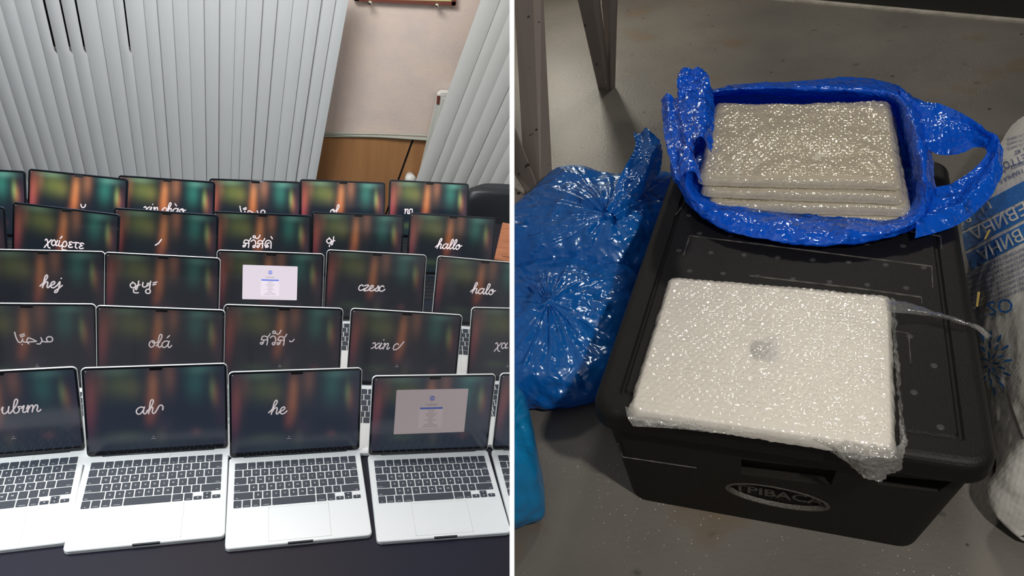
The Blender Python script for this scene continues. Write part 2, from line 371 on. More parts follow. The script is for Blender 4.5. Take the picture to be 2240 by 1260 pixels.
# vertical blinds: every slat its own curved strip
VX, VY = 470, 1615
def slat_line(xt, y, yt=0): return xt + (VX - xt) * (y - yt) / (VY - yt)
gaps = {98: 3, 133.5: 3.2, 167.5: 3.4, 273: 3}
def blind(name, label, tops, side_d, m, over, ybot, twist):
    t = thing(name, ML @ Matrix.Translation((0, YW - side_d, 0)), 'L', label, 'blind')
    of = Matrix.Translation((0, YW - side_d, 0)).inverted()
    for i in range(len(tops) - 1):
        a, b = tops[i], tops[i + 1]; b2 = b + (over if b not in gaps else -gaps[b]); vs = []; nC = 6
        for (yy) in (-60, 50, 108, 118, 230, 360, ybot):
            for c in range(nC + 1):
                u = c / nC; xx = a + ((b2 if yy < 112 else max(b2, b + 3)) - a) * u
                p = W(slat_line(xx, yy), yy, side_d)
                bulge = .0055 * (1 - (2 * u - 1) ** 2)
                vs.append(of @ Vector((p.x, YW - side_d - bulge - twist * (u if twist > 0 else u - 1) + .002 * math.sin(i * 1.7), p.z)))
        fs = [(r * (nC + 1) + c, r * (nC + 1) + c + 1, (r + 1) * (nC + 1) + c + 1, (r + 1) * (nC + 1) + c) for r in range(6) for c in range(nC)]
        n = len(vs); vs += [v + Vector((0, .0015, 0)) for v in vs]
        fs += [tuple(n + k for k in reversed(f)) for f in fs[:]]
        mk('slat', vs, fs, m, t, None, True)
    return t
tops = [-320, -286, -251, -216, -181, -146, -110, -75, -40, -6, 27, 64, 98, 133.5, 167.5, 206, 243, 273, 309, 338, 372, 406, 441, 475, 511, 534, 570, 602, 636, 669, 698, 729, 757]
gaps = {98: 3, 133.5: 3.2, 167.5: 3.4, 273: 3}
t = blind('vertical_blind', 'wide off white vertical blind hanging across the left window', tops, .12, M['slat'], 5, 520, .010)
rt = [1052, 1089, 1122, 1157, 1194, 1230, 1266, 1304, 1340]
blind('vertical_blind', 'pale closed vertical blind hanging at the right in front of the radiator', rt, .13, M['slat_right'], 4, 560, .004)

# chair behind the last row
ch = thing('office_chair', ML @ Matrix.Translation((.985, 1.36, -TZ)) @ Matrix.Diagonal((1, 1, .865, 1)), 'L', 'black leather office chair behind the right end of the back laptop row', 'chair')
def chair_back():
    L = []
    for z, w, dy in ((.50, .20, 0), (.62, .25, .02), (.75, .265, .04), (.845, .262, .055), (.885, .245, .06), (.905, .20, .062)):
        L.append([Vector((x, y + dy, z)) for x, y in [(w * math.copysign(abs(math.cos(a)) ** .45, math.cos(a)), .045 * math.copysign(abs(math.sin(a)) ** .7, math.sin(a))) for a in [2 * math.pi * k / 40 for k in range(40)]]])
    return MB().loft(L)
chair_back().obj('backrest', M['leather'], ch, None, True)
slab(-.25, .25, -.06, .40, .42, .50, .07, .02).obj('seat', M['leather'], ch)
MB().tube([(0, .17, .42), (0, .17, .08)], .03, 12).obj('column', M['chrome'], ch, None, True)
for k in range(5):
    a = 2 * math.pi * k / 5; e = Vector((.27 * math.cos(a), .17 + .27 * math.sin(a), .04))
    MB().tube([(0, .17, .1), (e.x, e.y, .07)], [.02, .014], 8).obj('leg', M['leather'], ch); MB().tube([e + Vector((-.015, 0, 0)), e + Vector((.015, 0, 0))], .03, 12).obj('castor', M['hinge'], ch)
MB().box((-.03, -.06, .40), (.03, .02, .56)).obj('back_bracket', M['hinge'], ch)
# wooden board lying on the table at the right
sc = thing('wooden_board', ML @ Matrix.Translation((.88, 1.0, 0)), 'L', 'orange brown wooden board on the table at the far right behind the halo laptop', 'board')
on_ = Matrix.Rotation(-.29, 4, 'Z')
bb_ = slab(-.085, .30, -.20, .125, 0, .012, .004, .001, 3); bb_.v = [on_ @ v for v in bb_.v]; bb_.obj('board', M['orange_wood'], sc)
bb_ = MB().box((-.06, -.17, .0118), (.27, -.165, .0128)); bb_.v = [on_ @ v for v in bb_.v]; bb_.obj('score_line', M['frame_wood'], sc)

# ---------------------------------------------------------------- laptops
UNIT = .276 / 14.5; GAP = .0026; KY1 = -.066 * LD; KY0 = -.592 * LD; RP = (KY1 - KY0) / 6
KROWS = [[1.5] + [1] * 13, [1] * 13 + [1.5], [1.5] + [1] * 13, [1.75] + [1] * 11 + [1.75], [2.25] + [1] * 10 + [2.25], [1, 1, 1, 1.25, 5, 1.25, 1]]
LEG = [['esc', 'F1', 'F2', 'F3', 'F4', 'F5', 'F6', 'F7', 'F8', 'F9', 'F10', 'F11', 'F12', ''], list('`1234567890-=') + ['delete'], ['tab'] + list('QWERTYUIOP[]\\'),
       ['caps lock'] + list("ASDFGHJKL;'") + ['return'], ['shift'] + list('ZXCVBNM,./') + ['shift'], ['fn', 'control', 'option', 'command', '', 'command', 'option']]
def key_list():
    out = []
    for r, row in enumerate(KROWS):
        x = -.138; y1 = KY1 - r * RP; y0 = y1 - RP
        for k, w in enumerate(row):
            out.append((x + GAP / 2, x + w * UNIT - GAP / 2, y0 + GAP / 2, y1 - GAP / 2, LEG[r][k])); x += w * UNIT
        if r == 5:
            ym = (y0 + y1) / 2
            for k, (a, b) in enumerate(((0, 0), (1, 0), (1, 1), (2, 0))):
                xa = x + a * UNIT
                out.append((xa + GAP / 2, xa + UNIT - GAP / 2, y0 + GAP / 2 if b == 0 else ym + .0003, ym - .0003 if b == 0 else y1 - GAP / 2, '◀▼▲▶'[k]))
    return out
KEYS = key_list()
key_mesh = {}
def keyslab(w, d):
    return slab(-w / 2, w / 2, -d / 2, d / 2, 0, .0011, .0015, .0003, 3)
def base_mesh(name, m):
    b = slab(-LW / 2, LW / 2, -LD, .004, 0, LT, .011, .0015, 7); me = bpy.data.meshes.new(name); me.from_pydata([tuple(v) for v in b.v], [], b.f); me.materials.append(m); return me
def mesh_of(mb, name, m, smooth=False):
    me = bpy.data.meshes.new(name); me.from_pydata([tuple(v) for v in mb.v], [], mb.f); me.materials.append(m)
    if smooth: me.polygons.foreach_set('use_smooth', [True] * len(me.polygons))
    return me
SM = {}
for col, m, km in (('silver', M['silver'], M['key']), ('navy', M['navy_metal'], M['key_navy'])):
    SM['base', col] = base_mesh('base', m)
    SM['lid', col] = mesh_of(slab(-LW / 2, LW / 2, 0, LH, -.0045, 0, .011, .0012, 7), 'lid', m)
    SM['pad', col] = mesh_of(slab(-.064, .064, -.965 * LD, -.612 * LD, LT - .0008, LT + .00025, .003, .0002, 3), 'trackpad', m)
    SM['deck', col] = mesh_of(slab(-.1395, .1395, KY0 - .0012, KY1 + .0012, LT - .001, LT + .0002, .003, .0001, 3), 'keyboard_deck', m)
    kk = MB()
    for (a, b, c, d, s) in KEYS: kk.box((a, c, LT), (b, d, LT + .0013))
    SM['keys', col] = mesh_of(kk, 'keys', km)
SM['groove'] = mesh_of(MB().box((-.0646, -.9675 * LD, LT - .001), (.0646, -.6095 * LD, LT + .00008)), 'trackpad_groove', M['cable'])
SM['bezel'] = mesh_of(MB().loft([rrect(-LW / 2 + .0016, LW / 2 - .0016, .0016, LH - .0016, .0095, .0000, 7), rrect(-LW / 2 + .0016, LW / 2 - .0016, .0016, LH - .0016, .0095, .0004, 7)]), 'bezel', M['bezel'])
SM['hinge'] = mesh_of(MB().tube([(-.118, .003, LT - .0005), (.118, .003, LT - .0005)], .0042, 10), 'hinge', M['hinge'], True)
SM['notch'] = mesh_of(slab(-.0135, .0135, LH - .0115, LH - .003, .0004, .0009, .002, .0001, 3), 'camera_notch', M['notch'])
SM['slot'] = mesh_of(MB().loft([rrect(-.026, .026, -LD - .0004, -LD + .0035, .0015, LT - .0035, 3), rrect(-.026, .026, -LD - .0004, -LD + .0035, .0015, LT + .00015, 3)]), 'finger_slot', M['hinge'])
SM['dot'] = mesh_of(slab(-LW / 2 + .009, -LW / 2 + .0105, LH - .010, LH - .0085, .0004, .0008, .0004, .0001, 2), 'corner_dot', M['legend'])
lgd = MB()
for (a, b, c, d, s) in KEYS:
    if not s: continue
    small = len(s) > 1; half = (d - c) < .5 * RP
    vs, fs = text_geo(s, .0034 if (small or half) else .0062, 1)
    cx = (a + b) / 2; cy = (c + d) / 2
    if small and s[0] != 'F': cy = c + .0030; cx = (a + .0065) if cx < 0 and (b - a) > .022 else ((b - .0070) if (b - a) > .022 else cx)
    if s[0] == 'F' and small: cy = c + .004
    lgd.add([Vector((v.x + cx, v.y + cy, LT + .00148)) for v in vs], fs)
SM['legend'] = mesh_of(lgd, 'key_legend', M['legend'])
# blurred wallpaper image shown on every display (colour per vertex)
def screen_mesh(pos):
    nx, ny = 60, 38; x0, x1, y0, y1 = -LW / 2 + .0062, LW / 2 - .0062, .0135, LH - .0062
    vs = [(x0 + (x1 - x0) * i / nx, y0 + (y1 - y0) * j / ny, .0006) for j in range(ny + 1) for i in range(nx + 1)]
    fs = [(j * (nx + 1) + i, j * (nx + 1) + i + 1, (j + 1) * (nx + 1) + i + 1, (j + 1) * (nx + 1) + i) for j in range(ny) for i in range(nx)]
    me = bpy.data.meshes.new('screen'); me.from_pydata(vs, [], fs); ca = me.color_attributes.new('picture', 'FLOAT_COLOR', 'POINT')
    # blobs: u, v (0 top), su, sv, colour
    B = [(.04, .28, .035, .26, (.38, .09, .04)), (.02, .55, .03, .25, (.25, .03, .05)), (.11, .15, .03, .18, (.16, .06, .03)),
         (.24, .20, .09, .16, (.16, .19, .03)), (.22, .02, .10, .06, (.14, .24, .14)), (.34, .25, .05, .14, (.12, .10, .02)),
         (.475, .18, .030, .16, (.62, .23, .07)), (.465, .42, .033, .17, (.66, .20, .05)), (.44, .62, .03, .10, (.30, .06, .03)),
         (.60, .10, .035, .20, (.30, .11, .05)), (.56, .15, .05, .25, (.10, .05, .02)), (.78, .20, .055, .20, (.03, .20, .14)),
         (.82, .03, .08, .06, (.10, .26, .20)), (.905, .28, .018, .14, (.22, .34, .10)), (.93, .36, .02, .14, (.35, .12, .04)),
         (.97, .45, .03, .3, (.07, .02, .03)), (.26, .82, .10, .06, (.06, .10, .03)), (.52, .84, .03, .10, (.09, .08, .03)), (.78, .82, .03, .05, (.18, .05, .05)),
         (.40, .95, .2, .05, (.01, .03, .02)), (.55, .70, .05, .1, (.05, .02, .04))]
    for k, v in enumerate(vs):
        u = (v[0] - x0) / (x1 - x0); w = 1 - (v[1] - y0) / (y1 - y0); c = [.010, .013, .019]
        for bu, bv, su, sv, bc in B:
            g = math.exp(-((u - bu) / su) ** 2 / 1.6 - ((w - bv) / (sv * .8)) ** 2 / 1.5)
            for q in range(3): c[q] += bc[q] * g
        ca.data[k].color = (*c, 1)
    return me
SCR = screen_mesh(0)
def screen_mat(strength, haze):  # haze puts the reflected room light on the glass into the emission
    m = mat('display', (.004, .005, .007), .14, 0, .5); nt = m.node_tree; b = nt.nodes['Principled BSDF']
    a = nt.nodes.new('ShaderNodeVertexColor'); a.layer_name = 'picture'
    vm = nt.nodes.new('ShaderNodeVectorMath'); vm.operation = 'MULTIPLY_ADD'; vm.inputs[1].default_value = (strength,) * 3; vm.inputs[2].default_value = haze
    nt.links.new(a.outputs[0], vm.inputs[0]); nt.links.new(vm.outputs[0], b.inputs['Emission Color']); b.inputs['Emission Strength'].default_value = 1
    return m
ROWSTR = {'A': .20, 'B': .17, 'C': .20, 'D': .34, 'E': .85}  # row strengths put viewing-angle dimming into the displays' glow
GREY = {'A': .60, 'B': .52, 'C': .70, 'D': 1.0, 'E': 1.0}
scr_m, scr_me, txt_m = {}, {}, {}
for r in 'ABCDE':
    me = SCR.copy(); me.materials.clear(); me.materials.append(screen_mat(ROWSTR[r], {'A': (.015, .020, .032), 'B': (.015, .015, .019), 'C': (.010, .011, .014), 'D': (.006, .009, .012), 'E': (.004, .007, .012)}[r])); scr_me[r] = me
    g = GREY[r]; txt_m[r] = mat('greeting_glow', (.01, .01, .01), .4, emit=(g * .95, g * .85, g * .88), es=.95)

# cursive strokes, x height = 1
G = {
 'a': (1.25, [[(.95, .85), (.6, 1.02), (.2, .8), (.05, .4), (.25, .02), (.6, .1), (.9, .6), (1.0, 1.0)], [(1.0, 1.0), (.9, .4), (1.0, .05), (1.2, .05), (1.4, .35)]]),
 'b': (1.05, [[(0, .2), (.4, .9), (.62, 1.7), (.47, 2.0), (.27, 1.7), (.2, .5), (.4, 0), (.75, .1), (.85, .55), (.7, .9), (1.15, .85)]]),
 'c': (.95, [[(.78, .82), (.5, 1.02), (.12, .75), (.1, .25), (.4, 0), (.8, .15), (1.05, .4)]]),
 'e': (.9, [[(-.05, .3), (.4, .5), (.65, .8), (.45, 1.02), (.15, .75), (.1, .3), (.35, 0), (.7, .08), (1.0, .4)]]),
 'h': (1.1, [[(-.3, .25), (.2, .9), (.58, 1.7), (.45, 2.05), (.25, 1.8), (.15, 1.0), (.08, 0)], [(.12, .3), (.35, .8), (.65, .95), (.75, .7), (.7, .2), (.85, 0), (1.15, .3)]]),
 'i': (.6, [[(0, .3), (.3, 1.0), (.2, .2), (.4, 0), (.7, .3)], [(.42, 1.5), (.46, 1.56)]]),
 'ı': (.6, [[(0, .6), (.3, 1.0), (.2, .2), (.4, 0), (.7, .3)]]),
 'j': (.8, [[(.1, .3), (.45, 1.0), (.4, 0), (.2, -.7), (-.1, -.75), (-.05, -.45), (.4, -.1), (.85, .4)], [(.55, 1.5), (.59, 1.56)]]),
 'l': (.72, [[(0, .2), (.4, .9), (.62, 1.7), (.45, 2.0), (.25, 1.7), (.2, .5), (.4, 0), (.75, .25)]]),
 'm': (1.65, [[(0, .5), (.15, 1), (.2, .7), (.15, 0)], [(.17, .3), (.4, .85), (.62, .98), (.7, .7), (.65, 0)], [(.67, .3), (.9, .85), (1.12, .98), (1.22, .7), (1.17, .2), (1.35, 0), (1.6, .25)]]),
 'n': (1.1, [[(0, .8), (.15, 1), (.2, .7), (.15, 0)], [(.17, .3), (.4, .85), (.65, .98), (.75, .7), (.7, .2), (.85, 0), (1.1, .3)]]),
 'o': (1.05, [[(.6, 1), (.2, .85), (.05, .4), (.3, 0), (.65, .15), (.8, .6), (.6, 1), (.48, .75), (.75, .62), (1.15, .8)]]),
 's': (.85, [[(-.05, .1), (.45, .6), (.6, 1.0), (.75, .4), (.6, .02), (.25, .05)], [(.6, .03), (.95, .2)]]),
 'u': (1.1, [[(0, .6), (.15, 1), (.1, .3), (.35, 0), (.7, .35), (.8, 1)], [(.8, 1), (.75, .25), (.95, 0), (1.15, .3)]]),
 'x': (1.05, [[(0, .8), (.2, 1.0), (.4, .8), (.6, .2), (.8, 0), (1.05, .25)], [(1.0, 1.0), (.7, .75), (.3, .2), (0, 0)]]),
 'z': (.95, [[(.05, .85), (.3, 1.0), (.75, .95), (.1, .05), (.5, .0), (.95, .15)]]),
 ' ': (.6, []),
 'χ': (1.0, [[(0, .8), (.2, 1), (.42, .6), (.6, -.3), (.95, -.5)], [(1.0, 1), (.5, .3), (.0, -.5)]]),
 'α': (1.25, [[(1.0, 1.0), (.8, .4), (.4, 0), (.1, .3), (.2, .8), (.5, 1.0), (.75, .6), (.9, .05), (1.2, .2)]]),
 'ί': (.55, [[(.1, 1), (.05, .2), (.3, 0), (.55, .25)], [(.15, 1.4), (.4, 1.8)]]),
 'ϱ': (1.0, [[(.1, .1), (.15, .7), (.5, 1.0), (.8, .6), (.6, .05), (.2, .05), (.1, -.3), (.3, -.55), (.8, -.55)]]),
 'ε': (.9, [[(.75, .9), (.4, 1.02), (.15, .8), (.45, .55), (.1, .3), (.3, 0), (.78, .14)], [(.4, .55), (.55, .55)]]),
 'τ': (.9, [[(0, .9), (.3, 1.0), (.85, .98)], [(.4, .97), (.35, .2), (.65, 0)]]),
}
def circ(cx, cy, r, ry=None, a0=0, a1=360): return [(cx + r * math.cos(math.radians(a0 + (a1 - a0) * k / 14)), cy + (ry or r) * math.sin(math.radians(a0 + (a1 - a0) * k / 14))) for k in range(15)]
def shift(strokes, dx, dy=0): return [[(x + dx, y + dy) for x, y in s] for s in strokes]
TH_S = [circ(.2, .25, .17), [(.35, .15), (.5, .5), (.42, .75), (.2, .8)], [(.12, .8), (.25, 1.3), (.65, 1.4), (1.0, 1.15), (1.05, .6), (1.0, 0)], [(.45, .8), (.8, .8), (1.02, .9)], [(.9, 1.25), (1.15, 1.4), (1.35, 1.8)]]
TH_W = [circ(.62, .22, .19), [(.80, .3), (.9, .8), (.75, 1.3), (.4, 1.45), (.05, 1.15)]]
TH_A = [circ(.3, 2.05, .2, None, 0, 360), [(.48, 1.95), (.8, 1.75), (1.1, 1.9), (1.3, 2.4)]]
TH_D = [circ(.5, .35, .17), [(.35, .35), (.45, .85), (.8, 1.0)], [(.25, .1), (.05, .7), (.3, 1.35), (.75, 1.45), (1.1, 1.1), (1.15, 0)]]
SPECIAL = {
 'thai': (5.0, TH_S + shift(TH_W, 1.35) + shift(TH_A, 1.6) + shift(TH_S, 2.45) + [[(4.3, .75), (4.45, .6), (4.75, .7), (4.95, 1.0)]]),
 'thai_long': (5.2, TH_S + shift(TH_W, 1.35) + shift(TH_A, 1.6) + shift(TH_S, 2.45) + shift(TH_D, 3.85) + [[(4.9, 2.2), (5.15, 1.8)]]),
 'korean': (4.0, [circ(.42, 1.0, .40), [(.35, 1.55), (.5, 1.4)], [(1.25, 1.75), (1.15, .9), (1.0, .35), (.8, .45), (1.0, .95), (1.5, 1.15)], [(.55, .35), (.6, -.1), (.9, -.22), (1.3, -.18)],
            [(1.9, 1.55), (1.88, .95), (2.2, .8), (2.75, 1.15)], [(3.05, 1.8), (2.95, .55)], [(2.55, 1.42), (3.0, 1.5)], [(2.5, 1.14), (2.97, 1.22)], circ(2.75, .12, .36), [(3.45, 1.55), (4.0, 1.72)], [(3.4, 1.22), (3.85, 1.36)]]),
 'korean_start': (1.5, [circ(.42, .9, .42), [(.4, 1.55), (.48, 1.4)], [(1.25, 1.75), (1.2, .9), (1.05, .2), (.8, .35), (1.0, .85), (1.5, 1.0)], [(.55, .1), (.56, -.2)]]),
 'arabic': (6.2, [[(0, 2.2), (.15, 1.3), (.5, .4), (.9, .3), (1.15, .75), (1.2, .95)], [(1.2, .6), (1.4, .35), (2.1, .3)], [(2.15, -.0), (1.85, .5), (2.1, 1.1), (2.6, .95), (3.4, .5)], [(3.4, .5), (3.0, .4), (2.1, .35)],
            [(4.15, 1.15), (4.3, .6), (3.95, 0), (3.45, .0)], [(4.25, .5), (4.8, .35), (5.3, .35)], circ(5.55, .85, .5), [(.8, 1.62), (1.5, 1.9)], [(.9, 1.3), (1.55, 1.55)], [(1.05, -.15), (1.1, -.1)]]),
 'czech': (.8, [[(0, .8), (.1, .4), (.4, .2), (.75, .5), (.8, .85)]]),
 'tick': (1.0, [[(0, 0), (.5, .35), (1.0, 1.1)]]),
 'ah': (3.3, shift(G['a'][1], 0) + shift([[(-.1, .35), (.35, .9), (.62, 1.7), (.47, 2.0), (.27, 1.7), (.2, .5), (.15, 0)], [(.2, .4), (.45, .9), (.62, .8), (.6, .2), (.8, 0), (1.05, .3), (1.35, 1.0), (1.65, 1.15), (1.85, .9), (1.85, .45)]], 1.4)),
 'xinc': (4.6, G['x'][1] + shift(G['i'][1], 1.05) + shift(G['n'][1], 1.7) + shift([[(.75, .85), (.45, 1.02), (.1, .7), (.15, .1), (.5, 0), (.95, .4), (1.4, 1.4)]], 3.3)),
 'np': (1.9, G['n'][1] + shift([[(.1, 0), (.1, .9), (.5, 1.0), (.75, .5), (.4, .0), (.1, .15)], [(.1, .9), (.6, 1.05)]], 1.0)),
 'ola': (3.0, G['o'][1] + shift(G['l'][1], 1.05) + shift(G['a'][1], 1.75) + [[(2.4, 1.5), (2.7, 1.85)]]),
 'xinchao': (6.9, G['x'][1] + shift(G['i'][1], 1.05) + shift(G['n'][1], 1.7) + shift(G['c'][1], 3.3) + shift(G['h'][1], 4.2) + shift(G['a'][1], 5.2) + [[(5.5, 1.9), (5.8, 1.5)]] + shift(G['o'][1], 6.4)),
}
def word(s):
    if s in SPECIAL: return SPECIAL[s]
    x = 0; out = []
    for c in s: w, st = G[c]; out += shift(st, x); x += w
    return x, out
def stroke_mesh(strokes, org, sc, slant, w, n=.0011):
    mb = MB()
    for s in strokes:
        P = catmull([(x + slant * y, y, 0) for x, y in s], max(2, 6 * len(s)))
        P = [Vector((org.x + p.x * sc, org.y + p.y * sc, n)) for p in P]; L, R_ = [], []
        for i, p in enumerate(P):
            d = (P[min(i + 1, len(P) - 1)] - P[max(i - 1, 0)]); d = d.normalized() if d.length > 1e-9 else Vector((1, 0, 0)); q = Vector((-d.y, d.x, 0)) * w / 2
            L.append(p + q); R_.append(p - q)
        vs = L + R_; k = len(P); mb.add(vs, [(i, k + i, k + i + 1, i + 1) for i in range(k - 1)])
        for e in (P[0], P[-1]): mb.add([e + Vector((math.cos(a) * w / 2, math.sin(a) * w / 2, 0)) for a in [2 * math.pi * t / 8 for t in range(8)]], [tuple(range(8))])
    return mb
WORDS = {'A1': ('ubım', (3, 905), (92, 906), .15), 'A2': ('ah', (297, 906), (357, 906), .1), 'A3': ('he', (592, 906), (637, 906), .15), 'B1': ('arabic', (34, 752), (118, 754), 0),
 'B2': ('ola', (325, 759), (378, 760), .1), 'B3': ('thai', (569, 754), (657, 757), .05), 'B4': ('xinc', (812, 762), (895, 763), .25), 'B5': ('χα', (1082, 762), (1130, 763), .1),
 'C1': ('hej', (92, 629), (135, 631), .15), 'C2': ('korean', (284, 637), (354, 639), .05), 'C4': ('czesc', (783, 635), (853, 636), .15), 'C5': ('halo', (1032, 641), (1094, 643), .15),
 'D1': ('χαίϱετε', (98, 535), (194, 538), .1), 'D2': ('tick', (340, 536), (354, 537), 0), 'D3': ('thai_long', (531, 541), (605, 543), .05), 'D4': ('korean_start', (714, 537), (737, 538), .05),
 'D5': ('hallo', (955, 543), (1019, 545), .2), 'E1': ('czech', (177, 456), (189, 457), 0), 'E2': ('xinchao', (314, 463), (412, 465), .1), 'E3': ('arabic', (525, 470), (581, 470), 0),
 'E4': ('ol', (722, 468), (745, 468), .1), 'E5': ('np', (884, 467), (911, 468), .1)}
SAID = {'A1': 'a cursive word ending in ubim', 'A2': 'the white cursive letters ah', 'A3': 'the cursive letters he', 'B1': 'a white Arabic greeting', 'B2': 'the white word olá', 'B3': 'white Thai letters', 'B4': 'the white letters xin c', 'B5': 'the start of a Greek word',
 'C1': 'the white word hej', 'C2': 'white Korean letters', 'C4': 'the white word czesc', 'C5': 'the white word halo', 'D1': 'a white Greek greeting', 'D2': 'one short white stroke', 'D3': 'a long white Thai greeting', 'D4': 'a single white Korean syllable', 'D5': 'the white word hallo',
 'E1': 'only a small white hook', 'E2': 'the words xin chào', 'E3': 'the upper half of an Arabic greeting', 'E4': 'the white letters ol', 'E5': 'the white letters np'}
PLACE = {'A': 'in the front row', 'B': 'in the second row from the front', 'C': 'in the middle row', 'D': 'in the fourth row from the front', 'E': 'in the back row'}
EXTRA = {'A4': 'silver laptop in the front row showing a dim setup window', 'A5': 'silver laptop at the right end of the front row, only its left edge visible', 'C3': 'silver laptop in the middle row showing a bright white setup window',
 'D0': 'dark laptop cut off at the left end of the fourth row', 'E0': 'dark laptop cut off at the left end of the back row'}
win_txt = {g: mat('window_text', (.02, .02, .02), .5, emit=(.10, .09, .12), es=g) for g in (1,)}
def rect_mb(x0, x1, y0, y1, z, r=0):
    return MB().loft([rrect(x0, x1, y0, y1, r or .0003, z - .0002, 4), rrect(x0, x1, y0, y1, r or .0003, z, 4)], cap0=False)
def laptop(n, full):
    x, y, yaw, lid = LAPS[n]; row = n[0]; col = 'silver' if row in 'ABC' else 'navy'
    lab = EXTRA.get(n) or '%s laptop %s showing %s' % ('silver' if col == 'silver' else 'dark', PLACE[row], SAID[n])
    Mx = ML @ Matrix.Translation((x, y, 0)) @ Matrix.Rotation(yaw, 4, 'Z')
    t = thing('laptop', Mx, 'L', lab, 'laptop', 'open laptops in rows on the table')
    b = link('base', SM['base', col], t); link('finger_slot', SM['slot'], b)
    link('trackpad', SM['pad', col], t); link('trackpad_groove', SM['groove'], t); dk = link('keyboard_deck', SM['deck', col], t)
    link('hinge', SM['hinge'], t)
    if full:
        for (a, bb, c, d, s) in KEYS:
            k = (round(bb - a, 5), round(d - c, 5))
            if k not in key_mesh: key_mesh[k] = mesh_of(keyslab(*k), 'key', M['key'])
            link('key', key_mesh[k], dk, Matrix.Translation(((a + bb) / 2, (c + d) / 2, LT + .0002)))
        tag(link('key_legend', SM['legend'], dk), kind='stuff')
    else: tag(link('keys', SM['keys', col], t), kind='stuff')
    s_, c_ = math.sin(lid), math.cos(lid)
    Ml = Matrix(((1, 0, 0, 0), (0, s_, -c_, 0), (0, c_, s_, LT), (0, 0, 0, 1)))
    ld = link('lid', SM['lid', col], t, Ml)
    link('bezel', SM['bezel'], ld); sc_ = link('screen', scr_me[row], ld); link('camera_notch', SM['notch'], ld); link('corner_dot', SM['dot'], ld)
    MW = Mx @ Ml
    up = lambda px, py: hit(MW, px, py, (0, 0, 0), (0, 0, 1))
    if n in WORDS:
        w, p0, p1, sl = WORDS[n]; a, e = up(*p0), up(*p1); wd_, st = word(w); sc = (e - a).length / wd_
        sc = min(sc, .017)
        stroke_mesh(st, a, sc, sl, .0028 if n[0] in 'AB' else .0034, .0011).obj('greeting', txt_m[row], ld)
        if row in 'AB':
            q = up({'A1': 30, 'A2': 336, 'A3': 632, 'B1': 82, 'B2': 352, 'B3': 612, 'B4': 868, 'B5': 1110}[n], 959 if row == 'A' else 802)
            ic = rect_mb(q.x - .005, q.x + .005, q.y - .0006, q.y + .0006, .001); ic.add([(q.x - .002, q.y + .004, .001), (q.x + .002, q.y + .004, .001), (q.x, q.y + .007, .001)], [(0, 1, 2)])
            ic.obj('status_icon', M['emboss'] if 0 else txt_dim, ld)
    if n in ('A4', 'C3'):
        if n == 'A4': Pq = [up(873, 850), up(1031, 852), up(1008, 948), up(856, 946)]; g = (.26, .215, .22); es = 1
        else: Pq = [up(533, 580), up(654, 582), up(646, 668), up(528, 666)]; g = (.74, .66, .74); es = 1
        x0 = (Pq[0].x + Pq[3].x) / 2; x1 = (Pq[1].x + Pq[2].x) / 2; y1 = (Pq[0].y + Pq[1].y) / 2; y0 = (Pq[2].y + Pq[3].y) / 2
        if n == 'C3': y0 = y1 - (x1 - x0) * .66
        w = x1 - x0; h = y1 - y0; cx = (x0 + x1) / 2
        rect_mb(x0, x1, y0, y1, .0012, .002).obj('setup_window', mat('window_glow', (.02, .02, .02), .3, emit=g, es=es), ld)
        dk_ = mat('window_ink', (.02, .02, .02), .5, emit=tuple(c * .35 for c in g), es=1); bl = mat('window_blue', (.01, .02, .05), .5, emit=(g[0] * .12, g[1] * .25, g[2] * .95), es=1)
        li = mat('window_list', (.02, .02, .02), .5, emit=tuple(c * 1.12 for c in g), es=1)
        rect_mb(cx - w * .17, cx + w * .17, y0 + h * .12, y0 + h * .60, .0014, .001).obj('language_list', li, ld)
        rect_mb(cx - w * .16, cx + w * .16, y0 + h * .555, y0 + h * .595, .0016).obj('selected_line', bl, ld)
        vs, fs = text_geo('Language', w * .045, 1, .0); MB().add([Vector((v.x + cx, v.y + y0 + h * .665, .0016)) for v in vs], fs).obj('window_title', dk_, ld)
        gb = MB(); R0 = w * .038; gc = Vector((cx, y0 + h * .80, .0016))
        def ring(rx, ry):
            vs = []; 
            for k in range(24):
                a = 2 * math.pi * k / 24; vs += [gc + Vector((rx * math.cos(a), ry * math.sin(a), 0)), gc + Vector((max(rx - w * .006, 0) * math.cos(a), max(ry - w * .006, 0) * math.sin(a), 0))]
            gb.add(vs, [(2 * k, 2 * k + 1, (2 * k + 3) % 48, (2 * k + 2) % 48) for k in range(24)])
        ring(R0, R0); ring(R0 * .5, R0)
        for dy in (-.5, 0, .5): gb.add([gc + Vector((-R0 * .9, dy * R0 - w * .003, 0)), gc + Vector((R0 * .9, dy * R0 - w * .003, 0)), gc + Vector((R0 * .9, dy * R0 + w * .003, 0)), gc + Vector((-R0 * .9, dy * R0 + w * .003, 0))], [(0, 1, 2, 3)])
        gb.add([gc + Vector((-w * .003, -R0, 0)), gc + Vector((w * .003, -R0, 0)), gc + Vector((w * .003, R0, 0)), gc + Vector((-w * .003, R0, 0))], [(0, 1, 2, 3)])
        gb.obj('globe_icon', bl, ld)
        tm = MB()
        for k, ww in enumerate((.10, .07, .15, .14, .08, .06, .15, .05, .08, .17, .21)):
            yy = y0 + h * (.525 - k * .037)
            x = cx - w * ww / 2
            while x < cx + w * ww / 2: tm.add(rect_mb(x, x + w * .012, yy - h * .006, yy + h * .006, .0016).v, [tuple(range(20, 40))] if False else rect_mb(0, 1, 0, 1, 0).f); x += w * .018
        tag(tm.obj('list_lines', dk_, ld), kind='stuff')
    return t
txt_dim = mat('icon_glow', (.01, .01, .01), .4, emit=(.25, .25, .27), es=.8)
for n in sorted(LAPS): laptop(n, n[0] == 'A')

